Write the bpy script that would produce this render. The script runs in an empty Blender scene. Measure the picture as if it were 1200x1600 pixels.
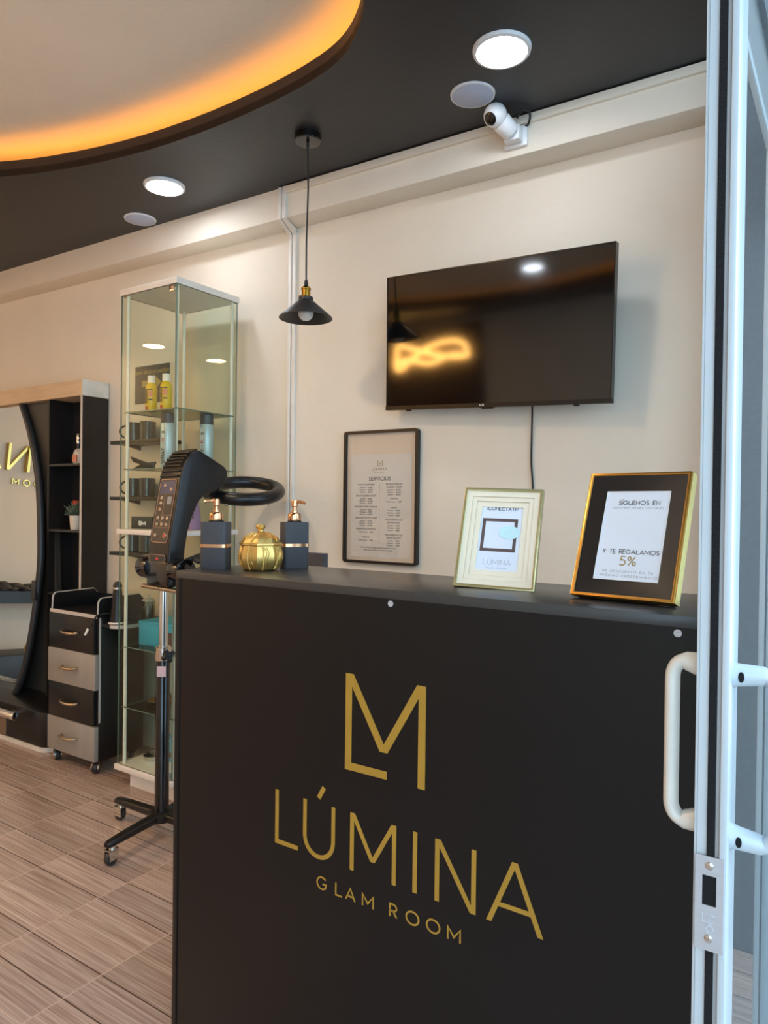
import bpy, bmesh, math, random
from mathutils import Matrix, Vector
random.seed(7)
PI = math.pi
S = bpy.context.scene
COL = S.collection
rad = math.radians

# ------------------------------------------------------------------ camera
F_PX, YAW, PITCH, ROLL, EYE = 1113.5, 0.588042, -0.0080747, 0.0124809, 1.28
fw = Vector((-math.sin(YAW)*math.cos(PITCH), math.cos(YAW)*math.cos(PITCH), math.sin(PITCH)))
rt = Vector((math.cos(YAW), math.sin(YAW), 0)); upv = rt.cross(fw)
r2 = rt*math.cos(ROLL)+upv*math.sin(ROLL); u2 = -rt*math.sin(ROLL)+upv*math.cos(ROLL)
cd = bpy.data.cameras.new('camera'); cam = bpy.data.objects.new('camera', cd); COL.objects.link(cam)
cam.matrix_world = Matrix(((r2.x, u2.x, -fw.x, 0), (r2.y, u2.y, -fw.y, 0), (r2.z, u2.z, -fw.z, EYE), (0, 0, 0, 1)))
cd.sensor_fit = 'HORIZONTAL'; cd.sensor_width = 36; cd.lens = 36*F_PX/1200; cd.clip_start = .05
S.camera = cam

# ------------------------------------------------------------------ world, exposure, lights
S.view_settings.view_transform = 'Standard'; S.view_settings.look = 'None'
S.view_settings.gamma = 1; S.view_settings.use_curve_mapping = False
S.view_settings.exposure = 0.12
SKY_STRENGTH = 3.6
DOWNLIGHT = 55.0
COVE = 15.0
NEON = 26.0
WARM_W = 17.0
w = bpy.data.worlds.new('world'); S.world = w; w.use_nodes = True
bg = w.node_tree.nodes['Background']; bg.inputs[0].default_value = (.56, .79, 1, 1); bg.inputs[1].default_value = SKY_STRENGTH

def light(name, kind, loc, power, color, size=.3, rot=(0, 0, 0)):
    l = bpy.data.lights.new(name, kind); l.energy = power; l.color = color
    if kind == 'AREA': l.shape = 'DISK'; l.size = size
    else: l.shadow_soft_size = size
    o = bpy.data.objects.new(name, l); o.location = loc; o.rotation_euler = rot; COL.objects.link(o); return o
# unseen warm lights added to tint the walls; the first marks a reflected downlight
light('warm_light', 'AREA', (-4.956, .13, 2.6), WARM_W, (1, .62, .30), .17)
light('warm_light', 'AREA', (-4.4, -.7, 2.55), WARM_W, (1, .62, .30), .17)
light('warm_light', 'AREA', (-2.0, .55, 2.74), WARM_W*.95, (1, .74, .46), .17)  # fill added to warm the middle of the back wall

# ------------------------------------------------------------------ materials
def lin(c):
    if isinstance(c, str): c = [int(c[i:i+2], 16)/255 for i in (0, 2, 4)]
    return tuple(x/12.92 if x <= .04045 else ((x+.055)/1.055)**2.4 for x in c)+(1,)
MATS = {}
def mat(name, color, rough=.5, metal=0, var=.06, scale=18, bump=0, bscale=60, spec=.5, coat=0, emit=None, estr=0, rvar=0, stretch=None):
    m = bpy.data.materials.new(name); m.use_nodes = True; N = m.node_tree.nodes; L = m.node_tree.links
    b = N['Principled BSDF']; c = lin(color)
    b.inputs['Roughness'].default_value = rough; b.inputs['Metallic'].default_value = metal
    b.inputs['Specular IOR Level'].default_value = spec; b.inputs['Coat Weight'].default_value = coat
    tc = N.new('ShaderNodeTexCoord'); mp = N.new('ShaderNodeMapping'); L.new(tc.outputs['Object'], mp.inputs[0])
    if stretch: mp.inputs['Scale'].default_value = stretch
    nz = N.new('ShaderNodeTexNoise'); nz.inputs['Scale'].default_value = scale; nz.inputs['Detail'].default_value = 4
    L.new(mp.outputs[0], nz.inputs['Vector'])
    rp = N.new('ShaderNodeValToRGB'); L.new(nz.outputs[0], rp.inputs[0])
    rp.color_ramp.elements[0].position = .3; rp.color_ramp.elements[1].position = .7
    rp.color_ramp.elements[0].color = tuple(x*(1-var) for x in c[:3])+(1,)
    rp.color_ramp.elements[1].color = tuple(min(1, x*(1+var)) for x in c[:3])+(1,)
    L.new(rp.outputs[0], b.inputs['Base Color'])
    if rvar:
        mr = N.new('ShaderNodeMapRange'); mr.inputs[3].default_value = max(0, rough-rvar); mr.inputs[4].default_value = rough+rvar
        L.new(nz.outputs[0], mr.inputs[0]); L.new(mr.outputs[0], b.inputs['Roughness'])
    if bump:
        n2 = N.new('ShaderNodeTexNoise'); n2.inputs['Scale'].default_value = bscale; n2.inputs['Detail'].default_value = 5
        L.new(mp.outputs[0], n2.inputs['Vector'])
        bp = N.new('ShaderNodeBump'); bp.inputs['Strength'].default_value = bump; bp.inputs['Distance'].default_value = .004
        L.new(n2.outputs[0], bp.inputs['Height']); L.new(bp.outputs[0], b.inputs['Normal'])
    if emit:
        b.inputs['Emission Color'].default_value = lin(emit); b.inputs['Emission Strength'].default_value = estr
    MATS[name] = m; return m

def glass_mat(name, tint, f0=.045, gain=.75, rough=.01, dust=0):
    m = bpy.data.materials.new(name); m.use_nodes = True; N = m.node_tree.nodes; L = m.node_tree.links
    N.remove(N['Principled BSDF']); out = N['Material Output']
    tr = N.new('ShaderNodeBsdfTransparent'); tr.inputs[0].default_value = lin(tint)
    gl = N.new('ShaderNodeBsdfAnisotropic'); gl.inputs['Roughness'].default_value = rough
    lw = N.new('ShaderNodeLayerWeight'); lw.inputs[0].default_value = .5
    pw = N.new('ShaderNodeMath'); pw.operation = 'POWER'; pw.inputs[1].default_value = 4.5
    ml = N.new('ShaderNodeMath'); ml.operation = 'MULTIPLY_ADD'; ml.inputs[1].default_value = gain; ml.inputs[2].default_value = f0
    mx = N.new('ShaderNodeMixShader')
    L.new(lw.outputs['Facing'], pw.inputs[0]); L.new(pw.outputs[0], ml.inputs[0]); L.new(ml.outputs[0], mx.inputs[0])
    L.new(tr.outputs[0], mx.inputs[1]); L.new(gl.outputs[0], mx.inputs[2])
    last = mx
    if dust:
        tc = N.new('ShaderNodeTexCoord'); nz = N.new('ShaderNodeTexNoise'); nz.inputs['Scale'].default_value = 330; nz.inputs['Detail'].default_value = 3
        L.new(tc.outputs['Object'], nz.inputs['Vector'])
        rp = N.new('ShaderNodeValToRGB'); rp.color_ramp.elements[0].position = .6; rp.color_ramp.elements[1].position = .78
        rp.color_ramp.elements[0].color = (dust,)*3+(1,); rp.color_ramp.elements[1].color = (dust*9,)*3+(1,)
        L.new(nz.outputs[0], rp.inputs[0])
        df = N.new('ShaderNodeBsdfDiffuse'); df.inputs[0].default_value = (.75, .78, .8, 1)
        m2 = N.new('ShaderNodeMixShader'); L.new(rp.outputs[0], m2.inputs[0]); L.new(mx.outputs[0], m2.inputs[1]); L.new(df.outputs[0], m2.inputs[2]); last = m2
    L.new(last.outputs[0], out.inputs[0]); MATS[name] = m; return m

def floor_mat():
    m = bpy.data.materials.new('wood_look_tile'); m.use_nodes = True; N = m.node_tree.nodes; L = m.node_tree.links
    b = N['Principled BSDF']
    tc = N.new('ShaderNodeTexCoord'); sp = N.new('ShaderNodeSeparateXYZ'); L.new(tc.outputs['Object'], sp.inputs[0])
    def mt(op, a, c=None, d=None):
        n = N.new('ShaderNodeMath'); n.operation = op
        for i, v in enumerate((a, c, d)):
            if v is None: continue
            if isinstance(v, (int, float)): n.inputs[i].default_value = v
            else: L.new(v, n.inputs[i])
        return n.outputs[0]
    TX, TY = .342, .3375
    u = mt('DIVIDE', mt('ADD', sp.outputs[0], 1.69+TX*60), TX); v = mt('DIVIDE', mt('ADD', sp.outputs[1], -1.97+TY*60), TY)
    v3 = mt('MULTIPLY', v, 3.0)
    fu, fv, f3 = mt('FRACT', u), mt('FRACT', v), mt('FRACT', v3)
    edge = lambda f: mt('MINIMUM', f, mt('SUBTRACT', 1.0, f))
    gu = mt('LESS_THAN', edge(fu), .0055); gv = mt('LESS_THAN', edge(fv), .0055); gr = mt('MAXIMUM', gu, gv)
    g3 = mt('LESS_THAN', edge(f3), .017)
    cu, c3 = mt('FLOOR', u), mt('FLOOR', v3)
    cb = N.new('ShaderNodeCombineXYZ'); L.new(cu, cb.inputs[0]); L.new(c3, cb.inputs[1])
    wn = N.new('ShaderNodeTexWhiteNoise'); wn.noise_dimensions = '3D'; L.new(cb.outputs[0], wn.inputs[0])
    # grain along x, shifted per plank
    c2 = N.new('ShaderNodeCombineXYZ')
    L.new(mt('MULTIPLY_ADD', sp.outputs[0], 3.2, mt('MULTIPLY', wn.outputs[0], 37.0)), c2.inputs[0])
    L.new(mt('MULTIPLY', sp.outputs[1], 135.0), c2.inputs[1]); L.new(mt('MULTIPLY', wn.outputs[0], 11.0), c2.inputs[2])
    nz = N.new('ShaderNodeTexNoise'); nz.inputs['Scale'].default_value = 1; nz.inputs['Detail'].default_value = 5; nz.inputs['Distortion'].default_value = .6
    L.new(c2.outputs[0], nz.inputs['Vector'])
    rp = N.new('ShaderNodeValToRGB'); e = rp.color_ramp.elements
    e[0].position = .28; e[0].color = lin('937a6e'); e[1].position = .72; e[1].color = lin('c9b6ab')
    k = e.new(.5); k.color = lin('b19a8e'); L.new(nz.outputs[0], rp.inputs[0])
    hs = N.new('ShaderNodeHueSaturation'); L.new(rp.outputs[0], hs.inputs['Color']); L.new(mt('MULTIPLY_ADD', wn.outputs[0], .3, .85), hs.inputs['Value'])
    m1 = N.new('ShaderNodeMix'); m1.data_type = 'RGBA'; L.new(g3, m1.inputs[0]); L.new(hs.outputs[0], m1.inputs[6]); m1.inputs[7].default_value = lin('54413a')
    m2 = N.new('ShaderNodeMix'); m2.data_type = 'RGBA'; L.new(gr, m2.inputs[0]); L.new(m1.outputs[2], m2.inputs[6]); m2.inputs[7].default_value = lin('cdb6a8')
    L.new(m2.outputs[2], b.inputs['Base Color'])
    L.new(mt('MULTIPLY_ADD', nz.outputs[0], .14, .11), b.inputs['Roughness'])
    bp = N.new('ShaderNodeBump'); bp.inputs['Strength'].default_value = .25; bp.inputs['Distance'].default_value = .001
    L.new(mt('SUBTRACT', nz.outputs[0], mt('MULTIPLY', mt('MAXIMUM', gr, g3), 1.0)), bp.inputs['Height']); L.new(bp.outputs[0], b.inputs['Normal'])
    MATS['floor'] = m; return m

floor_mat()
mat('wall_paint', 'e9decd', .75, var=.03, scale=3, bump=.35, bscale=28)
mat('raised_ceiling_paint', 'f4e6d2', .8, var=.03, scale=3, bump=.3, bscale=30)
mat('soffit_black', '222226', .42, var=.12, scale=6, bump=.15, bscale=40)
mat('lip_brown', '30221b', .5, var=.1)
mat('accent_wall', '4a3024', .6, var=.1)
mat('paving', '9a9088', .8, var=.12, bump=.3)
mat('granite', '5a5c5e', .6, var=.35, scale=140, bump=.3)
mat('frame_white_lit', 'e4e9ec', .4, var=.02)  # light put into the colour: brighter than alu_white for the shaded fixed frame
mat('alu_white', 'bcc5ca', .32, var=.02, coat=.2)
mat('alu_grey', 'a9a5a3', .45, var=.05)
mat('handle_white', 'd6d2c8', .35, var=.05, scale=30)
mat('pile', '0b0c10', .95, var=.3, scale=300, bump=.8, bscale=400)
mat('steel', 'b9b7ba', .42, .25, var=.05, stretch=(1, 1, 30))
mat('hole_shade', '030406', .9)  # near-black put in for the shade inside the bolt slot and screw holes
mat('desk_black', '0b0c0e', .32, spec=.35, var=.1, scale=5)
mat('desk_top', '383634', .3, var=.03, scale=7)  # grey of the top has the wall's reflection put into the colour
mat('gold_vinyl', 'b08a35', .42, .25, var=.05)
mat('white_plastic', 'e8e8e8', .35, var=.02)
mat('light_trim', 'e4e6e8', .4, var=.02)
mat('diffuser', 'ffffff', .4, emit='eaf3ff', estr=DOWNLIGHT)
mat('pale_disc', 'b4bfd6', .5, var=.02)
mat('cove_led', 'ffffff', .4, emit='ffa526', estr=COVE)
mat('neon', 'ffd080', .4, emit='ffbf66', estr=NEON)
mat('black_gloss', '0c0b0c', .16, var=.1, coat=.3)
mat('black_satin', '151415', .34, var=.1)
mat('black_matte', '1a1a1b', .6, var=.1)
mat('lamp_black', '2a2a2b', .45, var=.08, rvar=.05)
mat('brass', 'b48a35', .25, 1, var=.08)
mat('bulb', 'e6e2da', .25, var=.02)
mat('gold', 'e0bc70', .36, .9, var=.12, scale=45, bump=.15, bscale=90)
mat('rose_gold', 'dba880', .14, 1, var=.05)
mat('bottle_black', '454345', .55, spec=.3, var=.06, scale=30)
mat('chrome', 'd8d6d2', .1, 1, var=.03)
mat('nickel', 'b8a995', .28, 1, var=.05)
mat('cream_mat', 'efe3cc', .7, var=.02)
mat('pale_gold', 'cdbf8c', .3, .75, var=.08, stretch=(1, 1, 8))
mat('yellow_gold', 'c8964a', .28, .85, var=.08)
mat('bright_gold', 'e3c873', .25, .8, var=.06)
mat('paper', 'dfe6f2', .55, var=.01)
mat('paper_warm', 'e2dace', .6, var=.01)
mat('ink_brown', '5c4a48', .7)
mat('ink_dark', '33302f', .7)
mat('ink_grey', '9a9a9e', .7)
mat('ink_gold', '9a8550', .5, .2)
mat('poster_back', 'e6d3bd', .6, var=.02)
mat('tv_screen', '060607', .07, var=.0, spec=.9)
mat('tv_bezel', '0d0d0e', .25)
mat('cab_white', 'e9e4dc', .4, var=.03)
mat('post', 'efe9da', .4, 0, var=.04)
mat('glass_edge', '5c7468', .15, var=.1, coat=.5)
glass_mat('glass', 'f9fcf8', .013, .6)
glass_mat('picture_glass', 'fdfdfd', .03, .5)
glass_mat('shelf_glass', 'e3ece5', .03, .6)
glass_mat('door_glass', 'f0f2f2', .03, .12, dust=.03)
glass_mat('clear_glass', 'e8efe9', .08)
mat('mug_black', '23292a', .14, var=.1, coat=.6)
mat('yellow', 'e2bd13', .3, var=.08, coat=.3)
mat('cap_white', 'f0ece2', .4)
mat('label_red', 'b8452f', .5)
mat('label_pink', 'd98a70', .5)
mat('spray_silver', 'b9c9cd', .3, .35, var=.06)
mat('spray_cap', '4d4d50', .3)
mat('purple', 'b48fc4', .35, var=.05)
mat('turquoise', '2fa3c4', .5, var=.05)
mat('turquoise_dark', '2a6f95', .5, var=.05)
mat('dark_box', '2b3437', .5)
mat('sign_dark', '3d3f3e', .5, var=.05)
mat('sign_gold', 'a69758', .5)
mat('cart_black', '131416', .35, var=.1)
mat('cart_grey', 'a09b94', .35, .25, var=.05, stretch=(1, 1, .2))
mat('edge_band', 'c9c4be', .4, .1, var=.05)
mat('castor_wheel', '2a2a2c', .4)
mat('cornice', 'd2b795', .55, var=.1, scale=9, stretch=(.6, 3, 3), bump=.1)
mat('cornice_end', 'd6d2c8', .55, var=.14, scale=12)
mat('station_black', '1d1a19', .4, var=.15, scale=6)
mat('station_board', '403d39', .4, var=.06, scale=6)
mat('rubber', '2c2e31', .38, var=.05)
mat('mirror', 'f4f4ee', .012, 1, var=0)
mat('pebble', '363638', .6, var=.3, scale=40)
mat('pot', 'd9d3c6', .6)
mat('leaf', '5d6b58', .6, var=.3, scale=60)
mat('clear_plastic', 'c9c2b8', .3)
mat('panel_brown', '3a2d26', .22, var=.1, coat=.2)
mat('screen_purple', '4c4a66', .2)
mat('sticker_pink', 'd8b9bd', .6)
mat('red_led', 'c0303a', .4, emit='ff4a50', estr=.15)
mat('copper_line', 'b08d75', .3, .6)
mat('sticker_cyan', 'cdeff4', .3)
mat('mount_line', 'c2a06c', .5)
mat('red', 'b83a35', .4)

# ------------------------------------------------------------------ mesh builder
class B:
    def __init__(self): self.v, self.f, self.m = [], [], []
    def add(self, vs, fs, mi=0):
        o = len(self.v); self.v += [tuple(p) for p in vs]
        self.f += [tuple(i+o for i in q) for q in fs]; self.m += [mi]*len(fs); return self
    def box(self, x0, x1, y0, y1, z0, z1, mi=0, side=None):
        vs = [(x, y, z) for z in (z0, z1) for y in (y0, y1) for x in (x0, x1)]
        fs = [(0, 2, 3, 1), (4, 5, 7, 6), (0, 1, 5, 4), (2, 6, 7, 3), (0, 4, 6, 2), (1, 3, 7, 5)]
        self.add(vs, fs, mi); return self
    def pane(self, x0, x1, y0, y1, z0, z1):
        self.box(x0, x1, y0, y1, z0, z1); d = (x1-x0, y1-y0, z1-z0); t = d.index(min(d))
        big = {0: (4, 5), 1: (2, 3), 2: (0, 1)}[t]
        for k in range(6): self.m[-6+k] = 0 if k in big else 1
        return self
    def loft(self, rings, caps=True, closed=True, mi=0):
        n = len(rings[0]); vs = [p for r in rings for p in r]; fs = []
        for i in range(len(rings)-1):
            for j in range(n if closed else n-1):
                a = i*n+j; b = i*n+(j+1) % n; fs.append((a, b, b+n, a+n))
        if caps: fs.append(tuple(range(n))[::-1]); fs.append(tuple((len(rings)-1)*n+j for j in range(n)))
        return self.add(vs, fs, mi)
    def cyl(self, p0, p1, r0, r1=None, seg=24, mi=0, caps=True):
        p0, p1 = Vector(p0), Vector(p1); r1 = r0 if r1 is None else r1; d = (p1-p0).normalized()
        a = d.orthogonal().normalized(); b = d.cross(a)
        ring = lambda p, r: [p+(a*math.cos(2*PI*k/seg)+b*math.sin(2*PI*k/seg))*r for k in range(seg)]
        return self.loft([ring(p0, r0), ring(p1, r1)], caps, mi=mi)
    def lathe(self, prof, c=(0, 0, 0), seg=32, sx=1, sy=1, mi=0, cap=True):
        rings = [[(c[0]+r*sx*math.cos(2*PI*k/seg), c[1]+r*sy*math.sin(2*PI*k/seg), c[2]+z) for k in range(seg)] for r, z in prof]
        return self.loft(rings, cap, mi=mi)
    def tube(self, pts, r, closed=False, seg=12, mi=0):
        pts = [Vector(p) for p in pts]; n = len(pts); T = []
        for i in range(n):
            a = pts[(i-1) % n] if closed or i else pts[0]; b = pts[(i+1) % n] if closed or i < n-1 else pts[-1]
            T.append((b-a).normalized())
        u = T[0].orthogonal().normalized(); rings = []
        for i in range(n):
            u = (u-T[i]*u.dot(T[i])).normalized(); v = T[i].cross(u); rr = r[i] if isinstance(r, (list, tuple)) else r
            rings.append([pts[i]+(u*math.cos(2*PI*k/seg)+v*math.sin(2*PI*k/seg))*rr for k in range(seg)])
        if closed: rings.append(rings[0])
        return self.loft(rings, not closed, mi=mi)
    def prism(self, poly, h0, h1, ax='z', mi=0):
        f = {'z': lambda a, b, h: (a, b, h), 'y': lambda a, b, h: (a, h, b), 'x': lambda a, b, h: (h, a, b)}[ax]
        return self.loft([[f(a, b, h0) for a, b in poly], [f(a, b, h1) for a, b in poly]], mi=mi)
    def frame(self, w, h, t, d, y0=0, mi=0, cx=0, cz=0, bev=0):
        """picture-frame moulding in the xz plane, mitred, optionally sloping inwards by bev"""
        o = [(-w/2, -h/2), (w/2, -h/2), (w/2, h/2), (-w/2, h/2)]; i = [(-w/2+t, -h/2+t), (w/2-t, -h/2+t), (w/2-t, h/2-t), (-w/2+t, h/2-t)]
        vs = [(a+cx, y0, b+cz) for a, b in o]+[(a+cx, y0+bev, b+cz) for a, b in i]+[(a+cx, y0+d, b+cz) for a, b in o]+[(a+cx, y0+d, b+cz) for a, b in i]
        fs = []
        for k in range(4):
            l = (k+1) % 4
            fs += [(k, l, 4+l, 4+k), (8+l, 8+k, 12+k, 12+l), (l, k, 8+k, 8+l), (4+k, 4+l, 12+l, 12+k)]
        return self.add(vs, fs, mi)
    def ball(self, c, r, s=(1, 1, 1), seg=20, rings=12, mi=0):
        prof = [(max(1e-4, math.sin(PI*k/rings)), -math.cos(PI*k/rings)) for k in range(rings+1)]
        R = [[(c[0]+q*r*s[0]*math.cos(2*PI*k/seg), c[1]+q*r*s[1]*math.sin(2*PI*k/seg), c[2]+z*r*s[2]) for k in range(seg)] for q, z in prof]
        return self.loft(R, mi=mi)
    def xf(self, M, start=0):
        self.v[start:] = [tuple(M @ Vector(p)) for p in self.v[start:]]; return self
    def build(self, name, mats, parent=None, world=False, bevel=0, bseg=2, sharp=35, loc=None):
        if not isinstance(mats, (list, tuple)): mats = [mats]
        vs = self.v
        if world and parent is not None:
            Mi = matw(parent).inverted(); vs = [tuple(Mi @ Vector(p)) for p in vs]
        me = bpy.data.meshes.new(name); me.from_pydata(vs, [], self.f)
        for m in mats: me.materials.append(MATS[m] if isinstance(m, str) else m)
        me.polygons.foreach_set('material_index', self.m)
        bm = bmesh.new(); bm.from_mesh(me)
        if bevel:
            es = [e for e in bm.edges if len(e.link_faces) == 2 and e.calc_face_angle(0) > rad(30)]
            bmesh.ops.bevel(bm, geom=es, offset=bevel, segments=bseg, affect='EDGES', profile=.5, clamp_overlap=True)
        bmesh.ops.recalc_face_normals(bm, faces=bm.faces); bm.to_mesh(me); bm.free()
        me.polygons.foreach_set('use_smooth', [True]*len(me.polygons)); me.set_sharp_from_angle(angle=rad(sharp)); me.update()
        o = bpy.data.objects.new(name, me); COL.objects.link(o)
        if parent is not None: o.parent = parent
        if loc: o.location = loc
        return o

def matw(o):
    M = Matrix.LocRotScale(o.location, o.rotation_euler, o.scale)
    return matw(o.parent) @ M if o.parent else M
def tag(o, label=None, cat=None, group=None, kind=None):
    if label: o['label'] = label
    if cat: o['category'] = cat
    if group: o['group'] = group
    if kind: o['kind'] = kind
    return o
def thing(name, label, cat, loc=(0, 0, 0), rotz=0, group=None, eul=None):
    o = bpy.data.objects.new(name, None); COL.objects.link(o); o.empty_display_size = .05
    o.location = loc; o.rotation_euler = eul or (0, 0, rotz); return tag(o, label, cat, group)
def struct(o): o['kind'] = 'structure'; return o
def copy_tree(o, parent=None):
    c = o.copy(); COL.objects.link(c)
    if parent is not None: c.parent = parent
    for ch in list(o.children): copy_tree(ch, c)
    return c
def rrect(w, h, r, n=5, cx=0, cy=0):
    P = []
    for sx, sy, a0 in ((1, 1, 0), (-1, 1, 90), (-1, -1, 180), (1, -1, 270)):
        for k in range(n+1):
            a = rad(a0+90*k/n); P.append((cx+sx*(w/2-r)+r*math.cos(a), cy+sy*(h/2-r)+r*math.sin(a)))
    return P
def smooth_path(P, n=8, closed=False):
    out = []; N = len(P); P = [Vector(p) for p in P]
    for i in range(N if closed else N-1):
        g = lambda k: P[k % N] if closed else P[max(0, min(N-1, k))]
        a, b, c, d = g(i-1), g(i), g(i+1), g(i+2)
        for k in range(n):
            t = k/n; out.append(.5*((2*b)+(c-a)*t+(2*a-5*b+4*c-d)*t*t+(-a+3*b-3*c+d)*t**3))
    if not closed: out.append(P[-1])
    return out

# ------------------------------------------------------------------ stroke lettering
def arc(cx, cy, rx, ry, a0, a1, n=14): return [(cx+rx*math.cos(rad(a0+(a1-a0)*k/n)), cy+ry*math.sin(rad(a0+(a1-a0)*k/n))) for k in range(n+1)]
GLY = {
 'L': (.56, [[(0, 1), (0, 0), (.56, 0)]]), 'U': (.67, [[(0, 1), (0, .33)]+arc(.335, .33, .335, .33, 180, 360)[1:-1]+[(.67, .33), (.67, 1)]]),
 'M': (.92, [[(0, 0), (0, 1), (.46, .28), (.92, 1), (.92, 0)]]), 'I': (0, [[(0, 0), (0, 1)]]), 'N': (.69, [[(0, 0), (0, 1), (.69, 0), (.69, 1)]]),
 'A': (.82, [[(0, 0), (.41, 1), (.82, 0)], [(.14, .3), (.68, .3)]]),
 'G': (.9, [arc(.46, .5, .46, .5, 42, 318, 22)+[(.86, .45), (.52, .45)]]), 'R': (.55, [[(0, 0), (0, 1), (.28, 1)]+arc(.28, .73, .26, .27, 90, -90)[1:]+[(0, .46)], [(.26, .46), (.56, 0)]]),
 'O': (1, [arc(.5, .5, .5, .5, 0, 360, 26)]), 'S': (.52, [arc(.27, .74, .25, .26, 50, 225, 10)+arc(.26, .25, .27, .26, 65, -140, 12)]),
 'E': (.5, [[(.5, 1), (0, 1), (0, 0), (.5, 0)], [(0, .5), (.45, .5)]]), 'F': (.5, [[(.5, 1), (0, 1), (0, 0)], [(0, .5), (.42, .5)]]), 'T': (.6, [[(0, 1), (.6, 1)], [(.3, 1), (.3, 0)]]),
 'C': (.8, [arc(.46, .5, .46, .5, 45, 315, 20)]), 'D': (.72, [[(0, 0), (0, 1), (.25, 1)]+arc(.25, .5, .47, .5, 90, -90, 14)[1:]+[(0, 0)]]),
 'P': (.52, [[(0, 0), (0, 1), (.26, 1)]+arc(.26, .73, .26, .27, 90, -90)[1:]+[(0, .46)]]), 'X': (.62, [[(0, 0), (.62, 1)], [(0, 1), (.62, 0)]]),
 'Y': (.66, [[(0, 1), (.33, .48), (.66, 1)], [(.33, .48), (.33, 0)]]), 'V': (.74, [[(0, 1), (.37, 0), (.74, 1)]]), 'B': (.52, [[(0, 0), (0, 1), (.26, 1)]+arc(.26, .75, .22, .25, 90, -90)[1:]+[(0, .5)], [(.26, .5)]+arc(.26, .25, .26, .25, 90, -90)[1:]+[(0, 0)]]),
 '5': (.56, [[(.5, 1), (.14, 1), (.08, .58)]+arc(.25, .31, .31, .31, 115, -140, 14)]), '%': (.8, [[(.1, 0), (.7, 1)], arc(.16, .78, .15, .2, 0, 360), arc(.64, .22, .15, .2, 0, 360)]),
 '!': (0, [[(0, 1), (0, .28)], [(0, .1), (0, 0)]]), '\u00a1': (0, [[(0, .72), (0, 0)], [(0, 1), (0, .9)]]), ' ': (.4, []),
 '\u2192': (1, [[(0, .5), (1, .5)], [(.6, .85), (1, .5), (.6, .15)]]),
}
ACC = {'\u00da': 'U', '\u00cd': 'I', '\u00d3': 'O', '\u00c9': 'E', '\u00c1': 'A'}
def ribbon(b, pts, wd, fr, depth, clamp=None, mi=0):
    """fr = (origin, ex, ez, en): mitred flat stroke raised by depth along en"""
    o, ex, ez, en = fr; P = [Vector(p) for p in pts]; n = len(P); closed = (P[0]-P[-1]).length < 1e-6
    if closed: P = P[:-1]; n -= 1
    Lf, Rt = [], []
    nor = lambda a, c: Vector((-(c-a).y, (c-a).x)).normalized()
    for i in range(n):
        ns = []
        if closed or i > 0: ns.append(nor(P[i-1], P[i]))
        if closed or i < n-1: ns.append(nor(P[i], P[(i+1) % n]))
        m = sum(ns, Vector((0, 0)))
        m = m.normalized() if m.length > 1e-6 else ns[0]; k = min(2.6, 1/max(.2, m.dot(ns[0])))
        for S_, sg in ((Lf, 1), (Rt, -1)):
            q = P[i]+m*(sg*wd/2*k)
            if clamp: q.y = max(clamp[0], min(clamp[1], q.y))
            S_.append(q)
    W = lambda q, h: o+ex*q.x+ez*q.y+en*h
    vs = [W(q, h) for h in (0, depth) for S_ in (Lf, Rt) for q in S_]
    fs = []
    for i in range(n if closed else n-1):
        j = (i+1) % n; l0, l1, r0, r1 = i, j, n+i, n+j
        fs += [(2*n+l0, 2*n+r0, 2*n+r1, 2*n+l1), (l0, l1, r1, r0), (l0, 2*n+l0, 2*n+l1, l1), (r0, r1, 2*n+r1, 2*n+r0)]
    if not closed: fs += [(0, n, 3*n, 2*n), (n-1, 3*n-1, 4*n-1, 2*n-1)]
    b.add(vs, fs, mi)
NS = [0]
def cut_strokes(b, pts, wd, fr, depth):
    """straight strokes cut level at their ends, as in the logo lettering"""
    o, ex, ez, en = fr
    for k, (p, q) in enumerate(zip(pts, pts[1:])):
        (x0, y0), (x1, y1) = p, q; NS[0] += 1; d = depth*(1+.07*(NS[0] % 9))
        if abs(y1-y0) > 1e-6:
            hw = wd*math.hypot(x1-x0, y1-y0)/abs(y1-y0)/2; Q = [(x0-hw, y0), (x0+hw, y0), (x1+hw, y1), (x1-hw, y1)]
        else: Q = [(x0, y0-wd/2), (x1, y0-wd/2), (x1, y0+wd/2), (x0, y0+wd/2)]
        b.loft([[o+ex*x+ez*y+en*h for x, y in Q] for h in (0, d)])
def logo_words(b, wd, fr, depth, f=lambda p: p):
    t, l = .6695, .5545; C_ = lambda *P: cut_strokes(b, [f(p) for p in P], wd, fr, depth)
    e = .0046
    C_((-1.030, t), (-1.030, l)); C_((-1.0346, l+e), (-.9705, l+e))
    ribbon(b, [f(p) for p in [(-.9525, .668), (-.9525, .595)]+arc(-.9152, .595, .0373, .0385, 180, 360)[1:-1]+[(-.8779, .595), (-.8779, .668)]], wd, fr, depth)
    ribbon(b, [f(p) for p in ((-.9165, .678), (-.9025, .7025))], wd*1.1, fr, depth)
    C_((-.8305, l), (-.8305, t)); C_((-.8295, t), (-.7807, .584), (-.732, t)); C_((-.731, t), (-.731, l))
    C_((-.6842, l), (-.6842, t))
    C_((-.6365, l), (-.6365, t)); C_((-.6352, t), (-.5630, l)); C_((-.5618, l), (-.5618, t))
    C_((-.5315, l), (-.4838, t), (-.436, l)); cut_strokes(b, [f((-.515, .589)), f((-.453, .589))], wd*.9, fr, depth*.9)
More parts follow.
